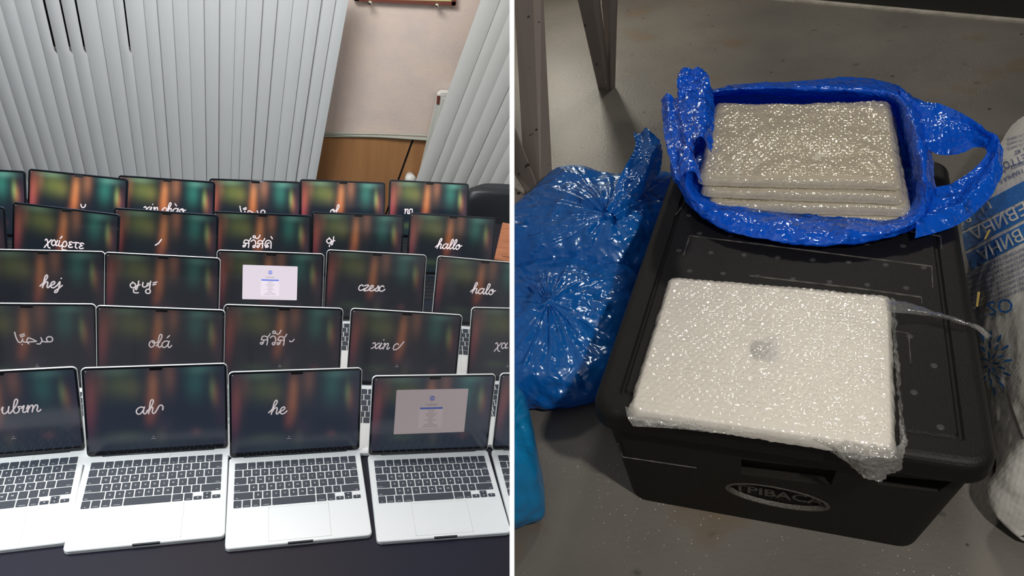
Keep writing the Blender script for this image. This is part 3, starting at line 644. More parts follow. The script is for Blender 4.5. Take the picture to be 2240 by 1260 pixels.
# ================================================================== STORAGE ROOM (right)
BW, BD, BH, INS, LIDH = .461, .689, .230, .048, .036
def RH(x, y, h=0.0): return hit(MR, x, y, (0, 0, h), (0, 0, 1))
FZ = -BH
def FP(x, y, h=0.0): return RH(x, y, FZ + h)
e0, e1 = FP(1560, -12), FP(2300, 57)
dv = (e1 - e0).normalized(); nv = Vector((-dv.y, dv.x, 0))
A, B = e0 - dv * 3, e1 + dv * 1.5
flr = MB().add([A, B, B - nv * 4, A - nv * 4, A - Vector((0, 0, .02)), B - Vector((0, 0, .02)), B - nv * 4 - Vector((0, 0, .02)), A - nv * 4 - Vector((0, 0, .02))], [(3, 2, 1, 0), (4, 5, 6, 7), (0, 1, 5, 4), (2, 3, 7, 6)])
tag(flr.obj('floor', M['floor'], None, MR, side='R'), kind='structure')
def prism(p, q, w, h0, h1):
    s = [p, q, q + nv * w, p + nv * w]; return MB().loft([[v + Vector((0, 0, h0)) for v in s], [v + Vector((0, 0, h1)) for v in s]])
tag(prism(A, B, .022, 0, .006).obj('trim_1', M['trim'], None, MR, side='R'), kind='structure')
tag(prism(A + nv * .022, B + nv * .022, .05, 0, .32).obj('wall_right_back', M['black_wall'], None, MR, side='R'), kind='structure')

# ---- the insulated box
bx = thing('insulated_box', MR @ Matrix.Translation((0, BD / 2, FZ)), 'R', 'large black foam transport box with a lid, standing on the grey floor', 'box')
ob = Matrix.Translation((0, BD / 2, FZ)).inverted()
def lidloop(ins, z, r=.034): return rrect(-BW / 2 + ins, BW / 2 - ins, ins, BD - ins, max(r - ins, .006), z, 8)
LL = [lidloop(.010, -LIDH), lidloop(.001, -LIDH + .002), lidloop(0, -LIDH + .006)]
for k in range(7):
    a = math.radians(90 * k / 6); LL.append(lidloop(.014 * (1 - math.cos(a)), -.014 + .014 * math.sin(a)))
LL += [lidloop(.032, 0), lidloop(.0345, -.003), lidloop(.0375, -.003), lidloop(.040, 0), lidloop(.06, 0)]
on(MB().loft(LL), ob).obj('lid', M['foam'], bx, None, False)
def bodyloop(t, extra=0):
    z = -LIDH + (-BH + LIDH) * t; g = lambda a, b: a + (b - a) * t
    return rrect(g(-BW / 2 + .012, -.200), g(BW / 2 - .012, .186), g(.012, .046), g(BD - .012, BD - .046), .026, z, 6)
body = on(MB().loft([bodyloop(0), bodyloop(.5), bodyloop(.97), [p + Vector((0, 0, .0)) for p in bodyloop(1)]][::-1]), ob).obj('body', M['foam_body'], bx)
fn = Vector((0, -(BH - LIDH), -(.046 - .012))).normalized()       # outward normal of the front face
fp = Vector((0, .012, -LIDH))
def FF(x, y, d=0): return hit(MR, x, y, fp + fn * d, fn)
def cut(target, polys):
    for i, (outer, depth) in enumerate(polys):
        mb = MB().loft([[p - fn * depth for p in outer], [p + fn * .02 for p in outer]]); on(mb, ob)
        c = mb.obj('cutter', M['emboss_dark'], bx); bm = bmesh.new(); bm.from_mesh(c.data); bmesh.ops.recalc_face_normals(bm, faces=bm.faces); bm.to_mesh(c.data); bm.free()
        md = target.modifiers.new('b', 'BOOLEAN'); md.object = c; md.operation = 'DIFFERENCE'; md.solver = 'EXACT'
        dg = bpy.context.evaluated_depsgraph_get(); dg.update()
        me = bpy.data.meshes.new_from_object(target.evaluated_get(dg)); target.modifiers.clear(); target.data = me
        bpy.data.objects.remove(c)
bm = bmesh.new(); bm.from_mesh(body.data); bmesh.ops.recalc_face_normals(bm, faces=bm.faces); bm.to_mesh(body.data); bm.free()
q1 = [FF(1622, 1005), FF(1830, 1030), FF(1818, 1062), FF(1620, 1038)]
q2 = [FF(1925, 1040), FF(2082, 1054), FF(2052, 1076), FF(1918, 1060)]
el = [FF(1701 + 115 * math.cos(a) + (-3) * math.sin(a) * 0, 1087 + 115 * math.cos(a) * .19 - 21 * math.sin(a)) for a in [2 * math.pi * k / 40 for k in range(40)]]
cut(body, [(q1, .014), (q2, .016), (el, .006)])
# embossed oval rim and lettering
ec = sum(el, Vector()) / len(el)
rim = MB().loft([[p - fn * .002 for p in el], [p + fn * .0012 for p in el], [ec + (p - ec) * .93 + fn * .0012 for p in el], [ec + (p - ec) * .90 - fn * .005 for p in el]], cap0=False, cap1=False)
on(rim, ob).obj('oval_rim', M['emboss'], bx)
ex = (FF(1800, 1104) - FF(1600, 1070)).normalized(); ey = fn.cross(ex)
if ey.z < 0: ey = -ey
vs, fs = text_geo('TPIBACA', .026, 2, .0006); xs = [v.x for v in vs]; wT = max(xs) - min(xs); kx = .86 * (el[0] - el[20]).length / wT
on(MB().add([ec + ex * v.x * kx + ey * v.y * 1.0 - fn * .0032 for v in vs], fs), ob).obj('embossed_lettering', M['emboss'], bx)
# thin raised lines on front and lid
def line_part(pts, w, hgt, n, m='foam_line', name='raised_line'):
    mb = MB()
    for a, b in zip(pts[:-1], pts[1:]):
        d = (b - a).normalized(); s = d.cross(n).normalized() * w / 2
        mb.loft([[a - s, b - s, b + s, a + s], [a - s * .5 + n * hgt, b - s * .5 + n * hgt, b + s * .5 + n * hgt, a + s * .5 + n * hgt]])
    return on(mb, ob).obj(name, M[m], bx)
line_part([FF(1352, 970), FF(1362, 999), FF(1524, 1023)], .0016, .0012, fn)
up = Vector((0, 0, 1))
T0 = lambda x, y: RH(x, y, 0)
line_part([T0(1495, 560), T0(1509, 516), T0(1680, 537), T0(2038, 583), T0(2040, 630)], .0022, .0012, up)
line_part([T0(1478, 470), T0(1490, 455), T0(1500, 440)], .0018, .0012, up)
line_part([T0(1950, 500), T0(2057, 517), T0(2060, 545)], .0018, .0012, up)
line_part([T0(1640, 604), T0(1880, 632), T0(2015, 651), T0(2016, 664)], .0024, .0016, up)
line_part([T0(1955, 725), T0(1987, 730), T0(1992, 797)], .0018, .0012, up)
db = MB()
for j in range(12):
    for i in range(8):
        x = -BW / 2 + .055 + i * .05 + (.025 if j % 2 else 0); y = .05 + j * .052
        if x > BW / 2 - .05: continue
        db.loft([[Vector((x + r * math.cos(a), y + r * math.sin(a), z)) for a in [2 * math.pi * k / 10 for k in range(10)]] for r, z in ((.0045, 0), (.0035, .0006))], cap0=False)
tag(on(db, ob).obj('moulded_dimples', M['foam_mark'], bx), kind='stuff')

# ---- bubble-wrapped laptops
def bubble_height(x, y, p=.0098):
    r3 = math.sqrt(3); best = 1e9
    for sx, sy in ((0, 0), (.5, .5)):
        u = (x / p - sx); v = (y / (p * r3) - sy); du = (u - round(u)) * p; dv2 = (v - round(v)) * p * r3; best = min(best, du * du + dv2 * dv2)
    R2 = (p * .46) ** 2
    return math.sqrt(max(0, 1 - best / R2)) if best < R2 else 0
def wrap_mesh(w, d, h, seed=0, fine=.0022, amp=.0024, wave=.0012, r=.014):
    """padded slab of bubble wrap: displaced top and rounded sides"""
    nx, ny = int(w / fine), int(d / fine); vs = []; fs = []
    for j in range(ny + 1):
        for i in range(nx + 1):
            u, v_ = i / nx, j / ny; x = (u - .5) * w; y = (v_ - .5) * d
            ex_, ey_ = max(0, abs(x) - (w / 2 - r)), max(0, abs(y) - (d / 2 - r)); e = min(1, math.hypot(ex_, ey_) / r)
            if math.hypot(ex_, ey_) > r:
                k = r / math.hypot(ex_, ey_); x = math.copysign(w / 2 - r + ex_ * k, x) if ex_ else x; y = math.copysign(d / 2 - r + ey_ * k, y) if ey_ else y
            z = h * math.sqrt(max(0, 1 - (e ** 2.6))) if e < 1 else 0
            nz_ = noise.noise(Vector((x * 16, y * 16, seed * 3.1))) * wave * 2.2 + noise.noise(Vector((x * 55 + 5, y * 40, seed))) * wave
            z += amp * bubble_height(x, y) * (1 - .5 * e) * (.45 + 1.5 * abs(noise.noise(Vector((x * 130, y * 130, seed + 2))))) + nz_ * (1 - e * .4)
            j2 = noise.noise(Vector((x * 70, y * 70, seed + 9))) * .0022 * (e ** 2)
            vs.append((x * (1 + j2 * 6), y * (1 + j2 * 6), max(z, 0)))
    for j in range(ny):
        for i in range(nx): k = j * (nx + 1) + i; fs.append((k, k + 1, k + nx + 2, k + nx + 1))
    return vs, fs
def logo_mb(s, z):
    """plain fruit-shaped mark as on the lid: round body with a bite and a leaf"""
    o = [(.0, .34), (-.18, .42), (-.38, .36), (-.48, .14), (-.46, -.14), (-.34, -.40), (-.18, -.54), (0, -.48), (.18, -.54), (.34, -.40), (.45, -.16), (.34, -.05), (.28, .12), (.34, .27), (.44, .33), (.28, .43), (.14, .41)]
    P = catmull([(x * s, y * s, 0) for x, y in o], 60, True); c = Vector((0, -.05 * s, 0)); mb = MB()
    mb.add([Vector((p.x, p.y, z)) for p in P] + [Vector((0, -.05 * s, z))], [(i, (i + 1) % 60, 60) for i in range(60)])
    lf = catmull([(x * s, y * s, 0) for x, y in [(0, .48), (.02, .66), (.2, .76), (.2, .60)]], 20, True)
    mb.add([Vector((p.x, p.y, z)) for p in lf], [tuple(range(20))])
    return mb
c4 = [T0(1466, 583), T0(1947, 648), T0(1967, 978), T0(1369, 897)]
lx = (-.0251, .1327); lyaw = -.0105; wl, wdp = .306, .285
Mlap = MR @ Matrix.Translation((lx[0], lx[1], .0005)) @ Matrix.Rotation(lyaw, 4, 'Z')
wt = thing('wrapped_laptop', Mlap, 'R', 'closed silver laptop in clear bubble wrap lying on the front of the black box lid', 'laptop')
slab(-wl / 2 + .006, wl / 2 - .006, -wdp / 2 + .006, wdp / 2 - .006, .002, .0135, .013, .0015, 7).obj('laptop_body', M['alu_warm'], wt)
logo_mb(.040, .0138).obj('logo', M['logo'], wt)
vs, fs = wrap_mesh(wl, wdp, .0165, 1)
mk('bubble_wrap', vs, fs, M['bubble'], wt, None, True)
# frilly wrap edge along the front and the loose corner
def frill(p0, p1, n, out, drop, seed, m, name, parent, Mo):
    nx, ny = n, 12; vs = []; ax = (p1 - p0); 
    for j in range(ny + 1):
        for i in range(nx + 1):
            u = i / nx; v_ = j / ny; b = p0 + ax * u
            wv = noise.noise(Vector((u * n * .12, v_ * 2, seed)))
            q = b + Vector((0, -1, 0)) * out * v_ * (1 + .5 * wv) + Vector((0, 0, -1)) * (drop * v_ ** 1.5) + Vector((0, 0, 1)) * (.004 * wv + .003 * bubble_height(u * ax.length, v_ * out))
            vs.append(Mo @ q)
    fs = [(j * (nx + 1) + i, j * (nx + 1) + i + 1, (j + 1) * (nx + 1) + i + 1, (j + 1) * (nx + 1) + i) for j in range(ny) for i in range(nx)]
    return mk(name, vs, fs, m, parent, None, True)
iM = Mlap.inverted() @ MR
# ------------- general crinkled sheet
def sheet(rows, nu, nv_, amp, freq, seed=0, closed=False, pleat=0, pk=20):
    """rows: list of polylines (local points). Returns smooth grid mesh through them with crinkles"""
    R_ = [catmull(r, nu, closed) for r in rows]; cols = [catmull([r[i] for r in R_], nv_) for i in range(nu)]
    P = [[cols[i][j] for i in range(nu)] for j in range(nv_)]
    vs = []; 
    for j in range(nv_):
        for i in range(nu):
            a = P[j][(i + 1) % nu] - P[j][i - 1] if closed else P[j][min(i + 1, nu - 1)] - P[j][max(i - 1, 0)]
            b = P[min(j + 1, nv_ - 1)][i] - P[max(j - 1, 0)][i]; n = a.cross(b); n = n.normalized() if n.length > 1e-12 else Vector((0, 0, 1))
            p = P[j][i]; s = Vector((seed * 7.3, seed * 1.7, 0))
            d = noise.noise(p * freq + s) + .5 * abs(noise.noise(p * freq * 2.7 + s)) * 1.4 + .3 * noise.noise(p * freq * 6 + s)
            pl_ = pleat * math.sin(2 * math.pi * pk * i / nu + 1.3 * math.sin(j * .3)) if pleat else 0
            vs.append(p + n * (amp * d + pl_))
    fs = []
    for j in range(nv_ - 1):
        for i in range(nu if closed else nu - 1):
            k = (i + 1) % nu; fs.append((j * nu + i, j * nu + k, (j + 1) * nu + k, (j + 1) * nu + i))
    return vs, fs
def pixrow(px, hs, base=0):
    return [RH(x, y, base + h) for (x, y), h in zip(px, hs if isinstance(hs, (list, tuple)) else [hs] * len(px))]
def put(vs, Mo): return [Mo @ Vector(v) for v in vs]
# front frill
rows = [pixrow([(1368, 890), (1480, 905), (1600, 922), (1720, 940), (1800, 955)], .012), pixrow([(1372, 912), (1480, 925), (1600, 940), (1720, 953), (1800, 968)], .008), pixrow([(1385, 932), (1480, 938), (1600, 951), (1720, 962), (1810, 985)], .003)]
vs, fs = sheet(rows, 150, 14, .0035, 90, 3)
mk('wrap_edge', put(vs, iM), fs, M['bubble_loose'], wt, None, True)
rows = [pixrow([(1770, 948), (1830, 958), (1900, 968), (1966, 972), (1976, 930)], .014), pixrow([(1775, 962), (1840, 985), (1900, 1000), (1965, 1000), (1982, 960)], .012),
        pixrow([(1790, 968), (1850, 1005), (1905, 1025), (1960, 1020), (1982, 990)], -.002), pixrow([(1810, 975), (1870, 1030), (1915, 1055), (1950, 1040), (1980, 1018)], -.02)]
vs, fs = sheet(rows, 90, 50, .0065, 45, 5)
mk('loose_wrap_corner', put(vs, iM), fs, M['bubble_loose'], wt, None, True)
rows = [pixrow([(1950, 650), (1952, 740), (1962, 850), (1968, 970)], .012), pixrow([(1958, 660), (1962, 740), (1970, 850), (1982, 970)], .003)]
vs, fs = sheet(rows, 90, 8, .0025, 90, 8)
mk('wrap_edge', put(vs, iM), fs, M['bubble_loose'], wt, None, True)

# stretch film strip from the laptop to the sack
rows = [pixrow([(1935, 652), (1990, 662), (2050, 682), (2100, 697), (2140, 712), (2170, 735)], [.018, .012, .008, .006, .0, -.02]), pixrow([(1940, 668), (1990, 675), (2050, 688), (2100, 701), (2138, 716), (2166, 738)], [.020, .014, .012, .010, .003, -.02]),
        pixrow([(1940, 684), (1990, 686), (2050, 695), (2100, 708), (2135, 721), (2160, 742)], [.016, .008, .006, .005, .0, -.02])]
vs, fs = sheet(rows, 90, 16, .002, 60, 2)
o = mk('stretch_film', vs, fs, M['stretch'], None, MR, True, 'R'); tag(o, 'twisted strip of clear stretch film running from the wrapped laptop to the white sack', 'plastic film')

# ---- stack of wrapped laptops inside the blue bag
sq = [RH(1562, 208, .078), RH(1950, 232, .078), RH(1980, 395, .078), RH(1530, 385, .078)]
scn = sum(sq, Vector()) / 4; wx = ((sq[1] - sq[0]).length + (sq[2] - sq[3]).length) / 2; wy = ((sq[3] - sq[0]).length + (sq[2] - sq[1]).length) / 2
sa = math.atan2((sq[2] - sq[3]).y, (sq[2] - sq[3]).x)
vsT, fsT = wrap_mesh(wx, wy, .0165, 4, .0023, .0022, .0022, .016)
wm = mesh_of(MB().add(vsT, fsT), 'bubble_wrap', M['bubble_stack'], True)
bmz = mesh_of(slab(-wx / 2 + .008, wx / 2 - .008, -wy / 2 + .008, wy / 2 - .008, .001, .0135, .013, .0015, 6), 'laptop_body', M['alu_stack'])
slabs = [('topmost of the stack in the open blue bag', .0, 0, .0605), ('second from the top of the stack in the open blue bag', .008, -.02, .0405), ('third from the top of the stack in the open blue bag', .016, .012, .0205), ('lowest of the stack in the open blue bag', .02, -.01, .0015)]
for lab, sh, rz, z in slabs:
    Mx = MR @ Matrix.Translation((scn.x + sh, scn.y - sh * .7, z)) @ Matrix.Rotation(sa + rz, 4, 'Z')
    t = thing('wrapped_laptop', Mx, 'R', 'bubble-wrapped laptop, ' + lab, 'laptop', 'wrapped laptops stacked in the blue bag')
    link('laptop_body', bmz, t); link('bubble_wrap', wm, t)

# ---- blue carrier bag around the stack
outer = [(1452, 240), (1458, 300), (1470, 375), (1500, 440), (1545, 482), (1620, 513), (1720, 530), (1820, 536), (1900, 530), (1985, 505), (2040, 455), (2042, 380), (2035, 310), (2018, 240), (1975, 197), (1920, 176), (1840, 172), (1750, 178), (1680, 180), (1600, 187), (1560, 196), (1495, 210)]
inner = [(1548, 235), (1528, 300), (1518, 350), (1535, 398), (1580, 418), (1650, 432), (1720, 442), (1810, 465), (1880, 480), (1965, 480), (2000, 440), (1998, 390), (1985, 330), (1968, 270), (1955, 232), (1920, 225), (1840, 217), (1750, 210), (1690, 206), (1620, 204), (1580, 206), (1555, 212)]
hr = [.085, .08, .06, .035, .02, .018, .018, .018, .018, .02, .035, .06, .08, .09, .09, .085, .085, .085, .085, .085, .09, .09]
nO = len(outer); cx = sum(p[0] for p in outer) / nO; cy = sum(p[1] for p in outer) / nO
lerp = lambda a, b, t: (a[0] + (b[0] - a[0]) * t, a[1] + (b[1] - a[1]) * t)
bag = thing('carrier_bag', MR @ Matrix.Translation((.05, .5, 0)), 'R', 'bright blue plastic carrier bag lying open on the black box around the wrapped stack', 'bag')
iB = Matrix.Translation((.05, .5, 0)).inverted()
rows = [pixrow([lerp(p, (cx, cy), .10) for p in outer], .003), pixrow([lerp(p, (cx, cy), .01) for p in outer], [.010 + h * .15 for h in hr]), pixrow([lerp(p, (cx, cy), .015) for p in outer], [.012 + h * .45 for h in hr]),
        pixrow([lerp(p, q, .42) for p, q in zip(outer, inner)], [.012 + h for h in hr]), pixrow([lerp(p, q, .85) for p, q in zip(outer, inner)], [.006 + h * .72 for h in hr]),
        pixrow([lerp(p, q, 1.03) for p, q in zip(outer, inner)], [.006 + h * .25 for h in hr]), pixrow([lerp(p, q, 1.12) for p, q in zip(outer, inner)], .005),
        pixrow([lerp(q, (cx + 30, cy), .45) for q in inner], .002), pixrow([lerp(q, (cx + 30, cy), .97) for q in inner], .002)]
vs, fs = sheet(rows, 360, 70, .0045, 24, 1, True)
mk('bag_body', put(vs, iB), fs, M['blue_film'], bag, None, True)
def strap(edgeA, edgeB, hA, hB, nu, nv_, amp, fr, seed, mid=.012, m='blue_film', parent=None, Mo=None, name='handle', base=0):
    a = pixrow(edgeA, hA, base); b = pixrow(edgeB, hB, base); rows = []
    for t in (0, .25, .5, .75, 1): rows.append([p.lerp(q, t) + Vector((0, 0, mid * math.sin(math.pi * t) + .006 * math.sin(t * 9 + i * .7))) for i, (p, q) in enumerate(zip(a, b))])
    vs, fs = sheet(rows, nu, nv_, amp, fr, seed); return mk(name, put(vs, Mo), fs, M[m], parent, None, True)
strap([(1960, 188), (2020, 225), (2060, 236), (2110, 258), (2165, 292), (2196, 330), (2186, 395), (2150, 445), (2090, 490), (2000, 522)],
      [(1985, 290), (2025, 318), (2055, 332), (2095, 330), (2135, 318), (2160, 330), (2140, 362), (2105, 392), (2070, 412), (2010, 420)],
      [.09, .09, .09, .09, .08, .06, .045, .03, .02, .015], [.07, .06, .05, .045, .05, .055, .04, .025, .02, .03], 200, 36, .004, 30, 4, .012, 'blue_film', bag, iB)
strap([(1480, 176), (1484, 220), (1492, 270), (1505, 330)], [(1545, 162), (1558, 205), (1562, 260), (1555, 330)], .12, .12, 60, 40, .006, 34, 6, .02, 'blue_film', bag, iB)
strap([(1482, 178), (1500, 166), (1520, 158), (1542, 164)], [(1486, 230), (1510, 225), (1535, 222), (1558, 215)], .13, .12, 50, 40, .006, 38, 9, .02, 'blue_film', bag, iB)
strap([(1448, 224), (1450, 280), (1462, 340), (1480, 400)], [(1500, 226), (1512, 285), (1522, 340), (1535, 400)], .10, .11, 60, 40, .006, 34, 7, .015, 'blue_film', bag, iB)

# ---- tied bags on the floor
def tied_bag(label, sil, knot, hk, m, seed, hmax, ears=(), group='tied blue bags on the floor'):
    n = len(sil); c = FP(*knot, 0)
    t = thing('tied_bag', MR @ Matrix.Translation(c), 'R', label, 'bag', group); Mo = Matrix.Translation(c).inverted(); K = FP(*knot, hk)
    low = [FP(x, y, hmax * .35) for x, y in sil]; ctr = sum(low, Vector()) / n
    def shrink(L, s, h): return [Vector((ctr.x + (p.x - ctr.x) * s, ctr.y + (p.y - ctr.y) * s, FZ + h)) for p in L]
    rows = [shrink(low, .86, .002), shrink(low, .97, hmax * .15), shrink(low, 1, hmax * .4), shrink(low, .88, hmax * .8)]
    for s, h in ((.55, 1.0), (.28, 1.02), (.10, .98), (.035, 1.0)):
        rows.append([K.lerp(Vector((p.x, p.y, FZ + hmax * h)), s) if s < .5 else Vector((K.x + (p.x - K.x) * s, K.y + (p.y - K.y) * s, FZ + hmax * h)) for p in low])
    R_ = [catmull(r, 220, True) for r in rows]; nv_ = 70; cols = [catmull([r[i] for r in R_], nv_) for i in range(220)]; vs = []
    rnd = random.Random(seed); ph = [rnd.random() * 6.28 for _ in range(5)]
    for j in range(nv_):
        f = j / (nv_ - 1); am = max(0, (f - .35)) * .030 * (1 - f * .75)
        for i in range(220):
            p = cols[i][j]; th = 2 * math.pi * i / 220; d = math.sin(13 * th + ph[0]) * .4 + math.sin(23 * th + ph[1] + f * 2) * .35 + math.sin(37 * th + ph[2]) * .2
            q = noise.noise(p * 11 + Vector((seed, 0, 0))) * .012 + abs(noise.noise(p * 30)) * .006
            n_ = (p - Vector((ctr.x, ctr.y, FZ))).normalized(); vs.append(p + Vector((0, 0, am * d)) + n_ * q)
    fs = [(j * 220 + i, j * 220 + (i + 1) % 220, (j + 1) * 220 + (i + 1) % 220, (j + 1) * 220 + i) for j in range(nv_ - 1) for i in range(220)]
    mk('bag_body', put(vs, Mo), fs, M[m], t, None, True)
    kn = []
    for j in range(9):
        a = math.pi * j / 8; kn.append([K + Vector((.012 * math.sin(a) * math.cos(b) * (1 + .3 * math.sin(3 * b + j)), .012 * math.sin(a) * math.sin(b), .012 * math.cos(a))) for b in [2 * math.pi * q / 14 for q in range(14)]])
    on(MB().loft(kn, False, False), Mo).obj('knot', M[m], t, None, True)
    for eA, eB, hA, hB in ears: strap(eA, eB, hA, hB, 80, 30, .006, 26, seed + 2, .012, m, t, Mo, 'bag_ear', FZ)
    return t
tied_bag('blue tied plastic bag with one ear sticking up, beside the white metal legs', [(1060, 560), (1125, 487), (1165, 450), (1212, 408), (1260, 402), (1350, 412), (1430, 408), (1500, 430), (1490, 520), (1440, 590), (1330, 612), (1220, 612), (1120, 605)], (1333, 470), .135, 'blue_film_dark', 3, .12,
   [([(1322, 468), (1345, 415), (1368, 370), (1390, 325), (1386, 292)], [(1346, 476), (1400, 430), (1442, 375), (1449, 335), (1444, 298)], [.14, .15, .17, .18, .18], [.14, .14, .15, .17, .18]),
    ([(1346, 466), (1390, 430), (1440, 415), (1470, 410)], [(1350, 482), (1400, 468), (1445, 455), (1480, 445)], [.14, .12, .1, .08], [.14, .12, .1, .08])])
tied_bag('blue plastic bag tied in a knot, standing against the left side of the black box', [(1070, 650), (1122, 612), (1200, 596), (1300, 600), (1390, 610), (1400, 690), (1370, 790), (1330, 850), (1250, 872), (1170, 878), (1110, 868), (1060, 790)], (1203, 668), .12, 'blue_film_dark', 8, .105,
   [([(1196, 662), (1180, 630), (1150, 618), (1128, 622)], [(1206, 672), (1180, 655), (1150, 650), (1128, 660)], [.12, .12, .1, .08], [.12, .12, .1, .08])])
tied_bag('lighter blue plastic bag cut off at the lower left, standing on the grey floor', [(1020, 900), (1110, 872), (1140, 890), (1162, 930), (1178, 1000), (1187, 1060), (1186, 1105), (1150, 1122), (1080, 1135), (1020, 1100)], (1090, 980), .15, 'cyan_film', 12, .14)

# ---- white woven sack
sk = thing('woven_sack', MR @ Matrix.Translation((.42, .3, FZ)), 'R', 'white woven sack with blue printing, standing right of the black box', 'sack')
st = [(2222, 268), (2196, 300), (2150, 380), (2112, 470), (2112, 560), (2128, 650), (2150, 750), (2172, 850), (2186, 940), (2188, 1010), (2168, 1062), (2190, 1120), (2235, 1172)]
hl = [.14, .13, .11, .10, .10, .10, .10, .10, .09, .08, .06, .04, .02]; ht = [.16, .22, .26, .28, .29, .30, .30, .30, .29, .27, .22, .15, .05]
rows = []
for (x, y), a, b in zip(st, hl, ht):
    L0 = FP(x, y, a); k = L0.copy(); rows.append([Vector((k.x + .03, k.y, FZ + .001)), Vector((k.x + .005, k.y, FZ + a * .45)), k, Vector((k.x + .03, k.y + .0, FZ + a + (b - a) * .55)), Vector((k.x + .10, k.y + .005, FZ + b * .93)), Vector((k.x + .2, k.y + .01, FZ + b)), Vector((k.x + .33, k.y, FZ + b * .85)), Vector((k.x + .38, k.y, FZ + .001))])
vs, fs = sheet(rows, 110, 150, .004, 9, 3)
iS = Matrix.Translation((.42, .3, FZ)).inverted()
SB = BVHTree.FromPolygons([Vector(v) for v in vs], fs)
mk('sack_body', put(vs, iS), fs, M['sack'], sk, None, True)
def sackpt(x, y, off=.0008):
    o, d = ray(MR, x, y); r = SB.ray_cast(o, d)
    if r[0] is None: return None
    n = r[1] if r[1].dot(d) < 0 else -r[1]; return r[0] + n * off
def sack_print(name, vs, fs, m, off=.0008, sub=0):
    P = [sackpt(x, y, off) for x, y in vs]; mb = MB(); ok = [f for f in fs if all(P[i] is not None for i in f)]
    if not ok: return
    used = sorted({i for f in ok for i in f}); par = {i: i for i in used}
    def root(i):
        while par[i] != i: par[i] = par[par[i]]; i = par[i]
        return i
    for f in ok:
        for i in f[1:]: par[root(i)] = root(f[0])
    if name == 'printed_band':
        groups = {}
        for f in ok: groups.setdefault(root(f[0]), []).append(f)
    else: groups = {0: ok}
    for fs_ in groups.values():
        ids = sorted({i for f in fs_ for i in f}); mp = {i: k for k, i in enumerate(ids)}; mb = MB()
        mb.v = [iS @ P[i] for i in ids]; mb.f = [tuple(mp[i] for i in f) for f in fs_]; r_ = mb.obj(name, M[m], sk)
    return r_
def strip(c0, c1, c2, c3, n=24, m_=4):
    vs = []
    for j in range(m_ + 1):
        for i in range(n + 1): a = lerp(c0, c1, i / n); b = lerp(c3, c2, i / n); vs.append(lerp(a, b, j / m_))
    return vs, [(j * (n + 1) + i, j * (n + 1) + i + 1, (j + 1) * (n + 1) + i + 1, (j + 1) * (n + 1) + i) for j in range(m_) for i in range(n)]
for c in ([(2100, 470), (2262, 385), (2262, 428), (2104, 506)], [(2106, 512), (2262, 436), (2262, 470), (2112, 549)], [(2114, 556), (2262, 478), (2262, 520), (2124, 590)]):
    v_, f_ = strip(*c); sack_print('printed_band', v_, f_, 'print_blue', .0008)
def print_text(s, x, y, size, ang, m, off=.0014, bold=0):
    """text whose reading direction makes ang degrees in the photo (180 = upside down)"""
    vs, fs = text_geo(s, size, 2, bold * size); a = math.radians(ang); ca, sa_ = math.cos(a), math.sin(a)
    return sack_print('printed_text', [(x + v.x * ca - v.y * -1 * -sa_ if 0 else x + v.x * ca + v.y * sa_, y + v.x * sa_ - v.y * ca) for v in vs], fs, m, off)
A_ = 180 - 27
print_text('ЕВИНА', 2186, 482, 40, A_, 'print_white', .0016, .012)
print_text('ВИНА', 2190, 534, 38, A_, 'print_white', .0016, .012)
print_text('U', 2156, 448, 36, A_, 'print_white', .0016, .015)
print_text('R', 2118, 478, 26, A_, 'print_white', .0016, .01)
print_text('МАРКА Б', 2212, 386, 13, A_, 'print_navy'); print_text('азоту - 46,2', 2212, 369, 12, A_ + 6, 'print_navy')
print_text('НЕТТО', 2228, 350, 21, A_ + 5, 'print_navy'); print_text('1 кг', 2232, 332, 16, A_ + 8, 'print_navy')
for k in range(3): print_text('ГОСТ ТУ ЗАВОД', 2230, 318 - k * 10, 7, A_ + 8, 'print_navy')
for k in range(8): print_text('СИНТЕТИЧЕСКАЯ ПРОДУКЦИЯ', 2184 + k * 1.6, 570 + k * 11.5, 9.5, A_ + 3, 'print_navy')
print_text('OS', 2190, 670, 46, A_ + 17, 'print_blue', .0016, .004)
rnd = random.Random(4)
fl = MB(); cxp, cyp = 2168, 795
for ring, (rr, cnt, ln, wd2) in enumerate(((14, 7, 16, 5), (30, 10, 18, 5), (46, 13, 20, 5.5))):
    for k in range(cnt):
        a = 2 * math.pi * (k + .4 * ring) / cnt; a2 = a
        px0 = (cxp + rr * math.cos(a) * .85, cyp + rr * math.sin(a) * 1.35)
        pet = [(px0[0] + ln / 2 * math.cos(t) * math.cos(a2) - wd2 / 2 * math.sin(t) * math.sin(a2), px0[1] + ln / 2 * math.cos(t) * math.sin(a2) + wd2 / 2 * math.sin(t) * math.cos(a2)) for t in [2 * math.pi * q / 12 for q in range(12)]]
        k0 = len(fl.v); P = [sackpt(x, y, .0012) for x, y in pet]
        if all(p is not None for p in P): fl.add([iS @ p for p in P], [tuple(range(12))])
if fl.f: fl.obj('printed_flower', M['print_blue'], sk)
# stitched seam
P = [sackpt(x, y, .001) for x, y in catmull([(2205, 845), (2212, 880), (2225, 920), (2240, 960)], 24)]
P = [p.copy() for p in P if p]
if len(P) > 4: on(MB().tube(P, .0011, 5), iS).obj('seam_stitch', M['emboss_dark'], sk)
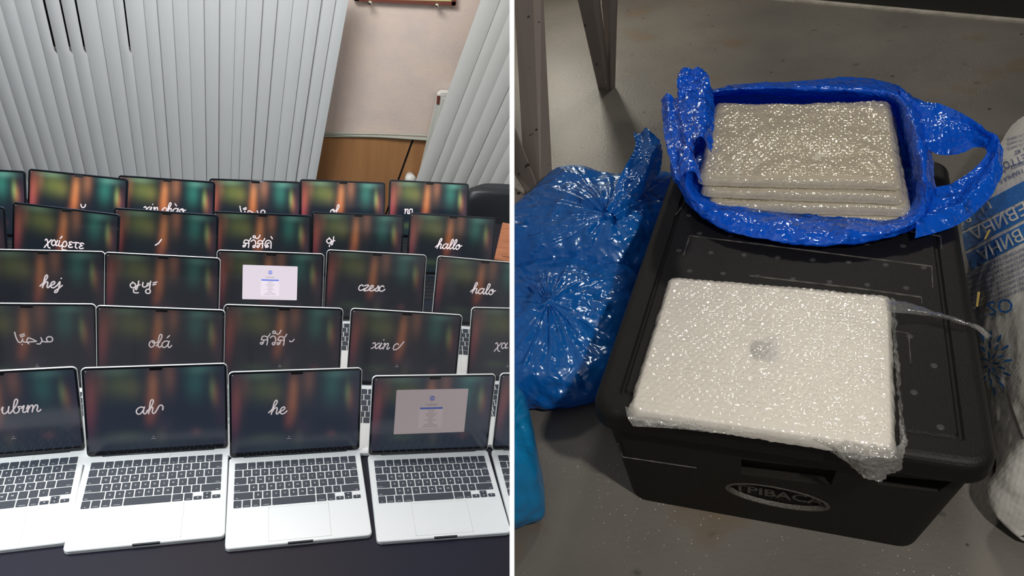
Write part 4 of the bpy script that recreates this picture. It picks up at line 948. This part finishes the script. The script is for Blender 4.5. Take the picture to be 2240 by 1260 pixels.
# straw bits stuck between box and sack
for k, (a, b, lab) in enumerate((((2147, 640), (2143, 672), 'short yellow strip wedged between the black box and the white sack'), ((2170, 505), (2160, 525), 'tiny yellow leaf stuck to the blue print of the white sack'))):
    p, q = sackpt(*a, .004), sackpt(*b, .004)
    if p and q:
        d = (q - p).normalized(); s = Vector((.0018, 0, 0)); o = MB().loft([[p - s, p + s, q + s * .8, q - s * .8], [v + Vector((0, -.0008, .0008)) for v in (p - s, p + s, q + s * .8, q - s * .8)]]).obj('straw_scrap', M['straw'], None, MR, side='R')
        tag(o, lab, 'scrap')

# ---- chipped white metal stand, upper left
sd = thing('metal_stand', MR @ Matrix.Translation(FP(1330, 195)), 'R', 'chipped white angle-iron stand whose legs show at the upper left of the storage room', 'stand')
iD = Matrix.Translation(FP(1330, 195)).inverted()
def angle_leg(foot, top, ht_, name='leg'):
    """foot/top: photo x,y of left edge, corner, right edge; L shaped profile"""
    f = [FP(x, y, .001) for x, y in foot]; t = [FP(x, y, ht_) for x, y in top]; th = .004; loops = []
    for s in (f, t):
        a, b, c = s; b = b + Vector((0, -.012, 0)); back = Vector((0, th, 0)); loops.append([a, b, c, c + back, b + back + Vector((0, th, 0)), a + back])
    return on(MB().loft(loops), iD).obj(name, M['chipped'], sd)
angle_leg([(1148, 420), (1186, 428), (1208, 410)], [(1120, -95), (1166, -95), (1183, -95)], .45)
angle_leg([(1308, 192), (1330, 195), (1336, 190)], [(1250, -60), (1290, -60), (1304, -60)], .42)
angle_leg([(1330, 194), (1338, 193), (1345, 190)], [(1312, -60), (1336, -60), (1352, -60)], .40)
tp4 = [FP(1040, -95, .445), FP(1370, -88, .445), FP(1380, -130, .445), FP(1040, -140, .445)]
on(MB().loft([tp4, [p + Vector((0, 0, .006)) for p in tp4]]), iD).obj('top_rail', M['chipped'], sd)
pl4 = [FP(1100, 235, .16), FP(1130, 292, .12), FP(1186, 440, .01), FP(1176, 462, .004), FP(1128, 385, .02), FP(1100, 330, .05)]
on(MB().loft([pl4, [p + Vector((.0, .004, .004)) for p in pl4]]), iD).obj('brace', M['chipped'], sd)
ft = [FP(1100, 400, .006), FP(1130, 375, .006), FP(1184, 428, .006), FP(1180, 446, .006), FP(1150, 462, .006), FP(1100, 440, .006)]
on(MB().loft([[p - Vector((0, 0, .005)) for p in ft], ft]), iD).obj('foot_plate', M['chipped'], sd)

# ================================================================== trim everything at the added partition (each room ends there)
def side_of(o):
    while o.parent: o = o.parent
    return SIDE.get(o)
bpy.context.view_layer.update()
for o in [o for o in bpy.data.objects if o.type == 'MESH']:
    s = side_of(o)
    if not s: continue
    Mc = W2C @ o.matrix_world; sg = 1 if s == 'L' else -1; lim = -HT * 1.1 * sg
    bb = [(Mc @ Vector(c)).x * sg for c in o.bound_box]
    if max(bb) <= lim * sg: continue
    if min(bb) > lim * sg: bpy.data.objects.remove(o); continue
    me = o.data.copy(); o.data = me; bm = bmesh.new(); bm.from_mesh(me); inv = Mc.inverted()
    co = inv @ Vector((lim, 0, 0)); no = (inv.to_3x3() @ Vector((1, 0, 0))).normalized() * sg
    g = bmesh.ops.bisect_plane(bm, geom=bm.verts[:] + bm.edges[:] + bm.faces[:], plane_co=co, plane_no=no, clear_outer=True)
    if not bm.verts: bm.free(); bpy.data.objects.remove(o); continue
    bm.to_mesh(me); bm.free()
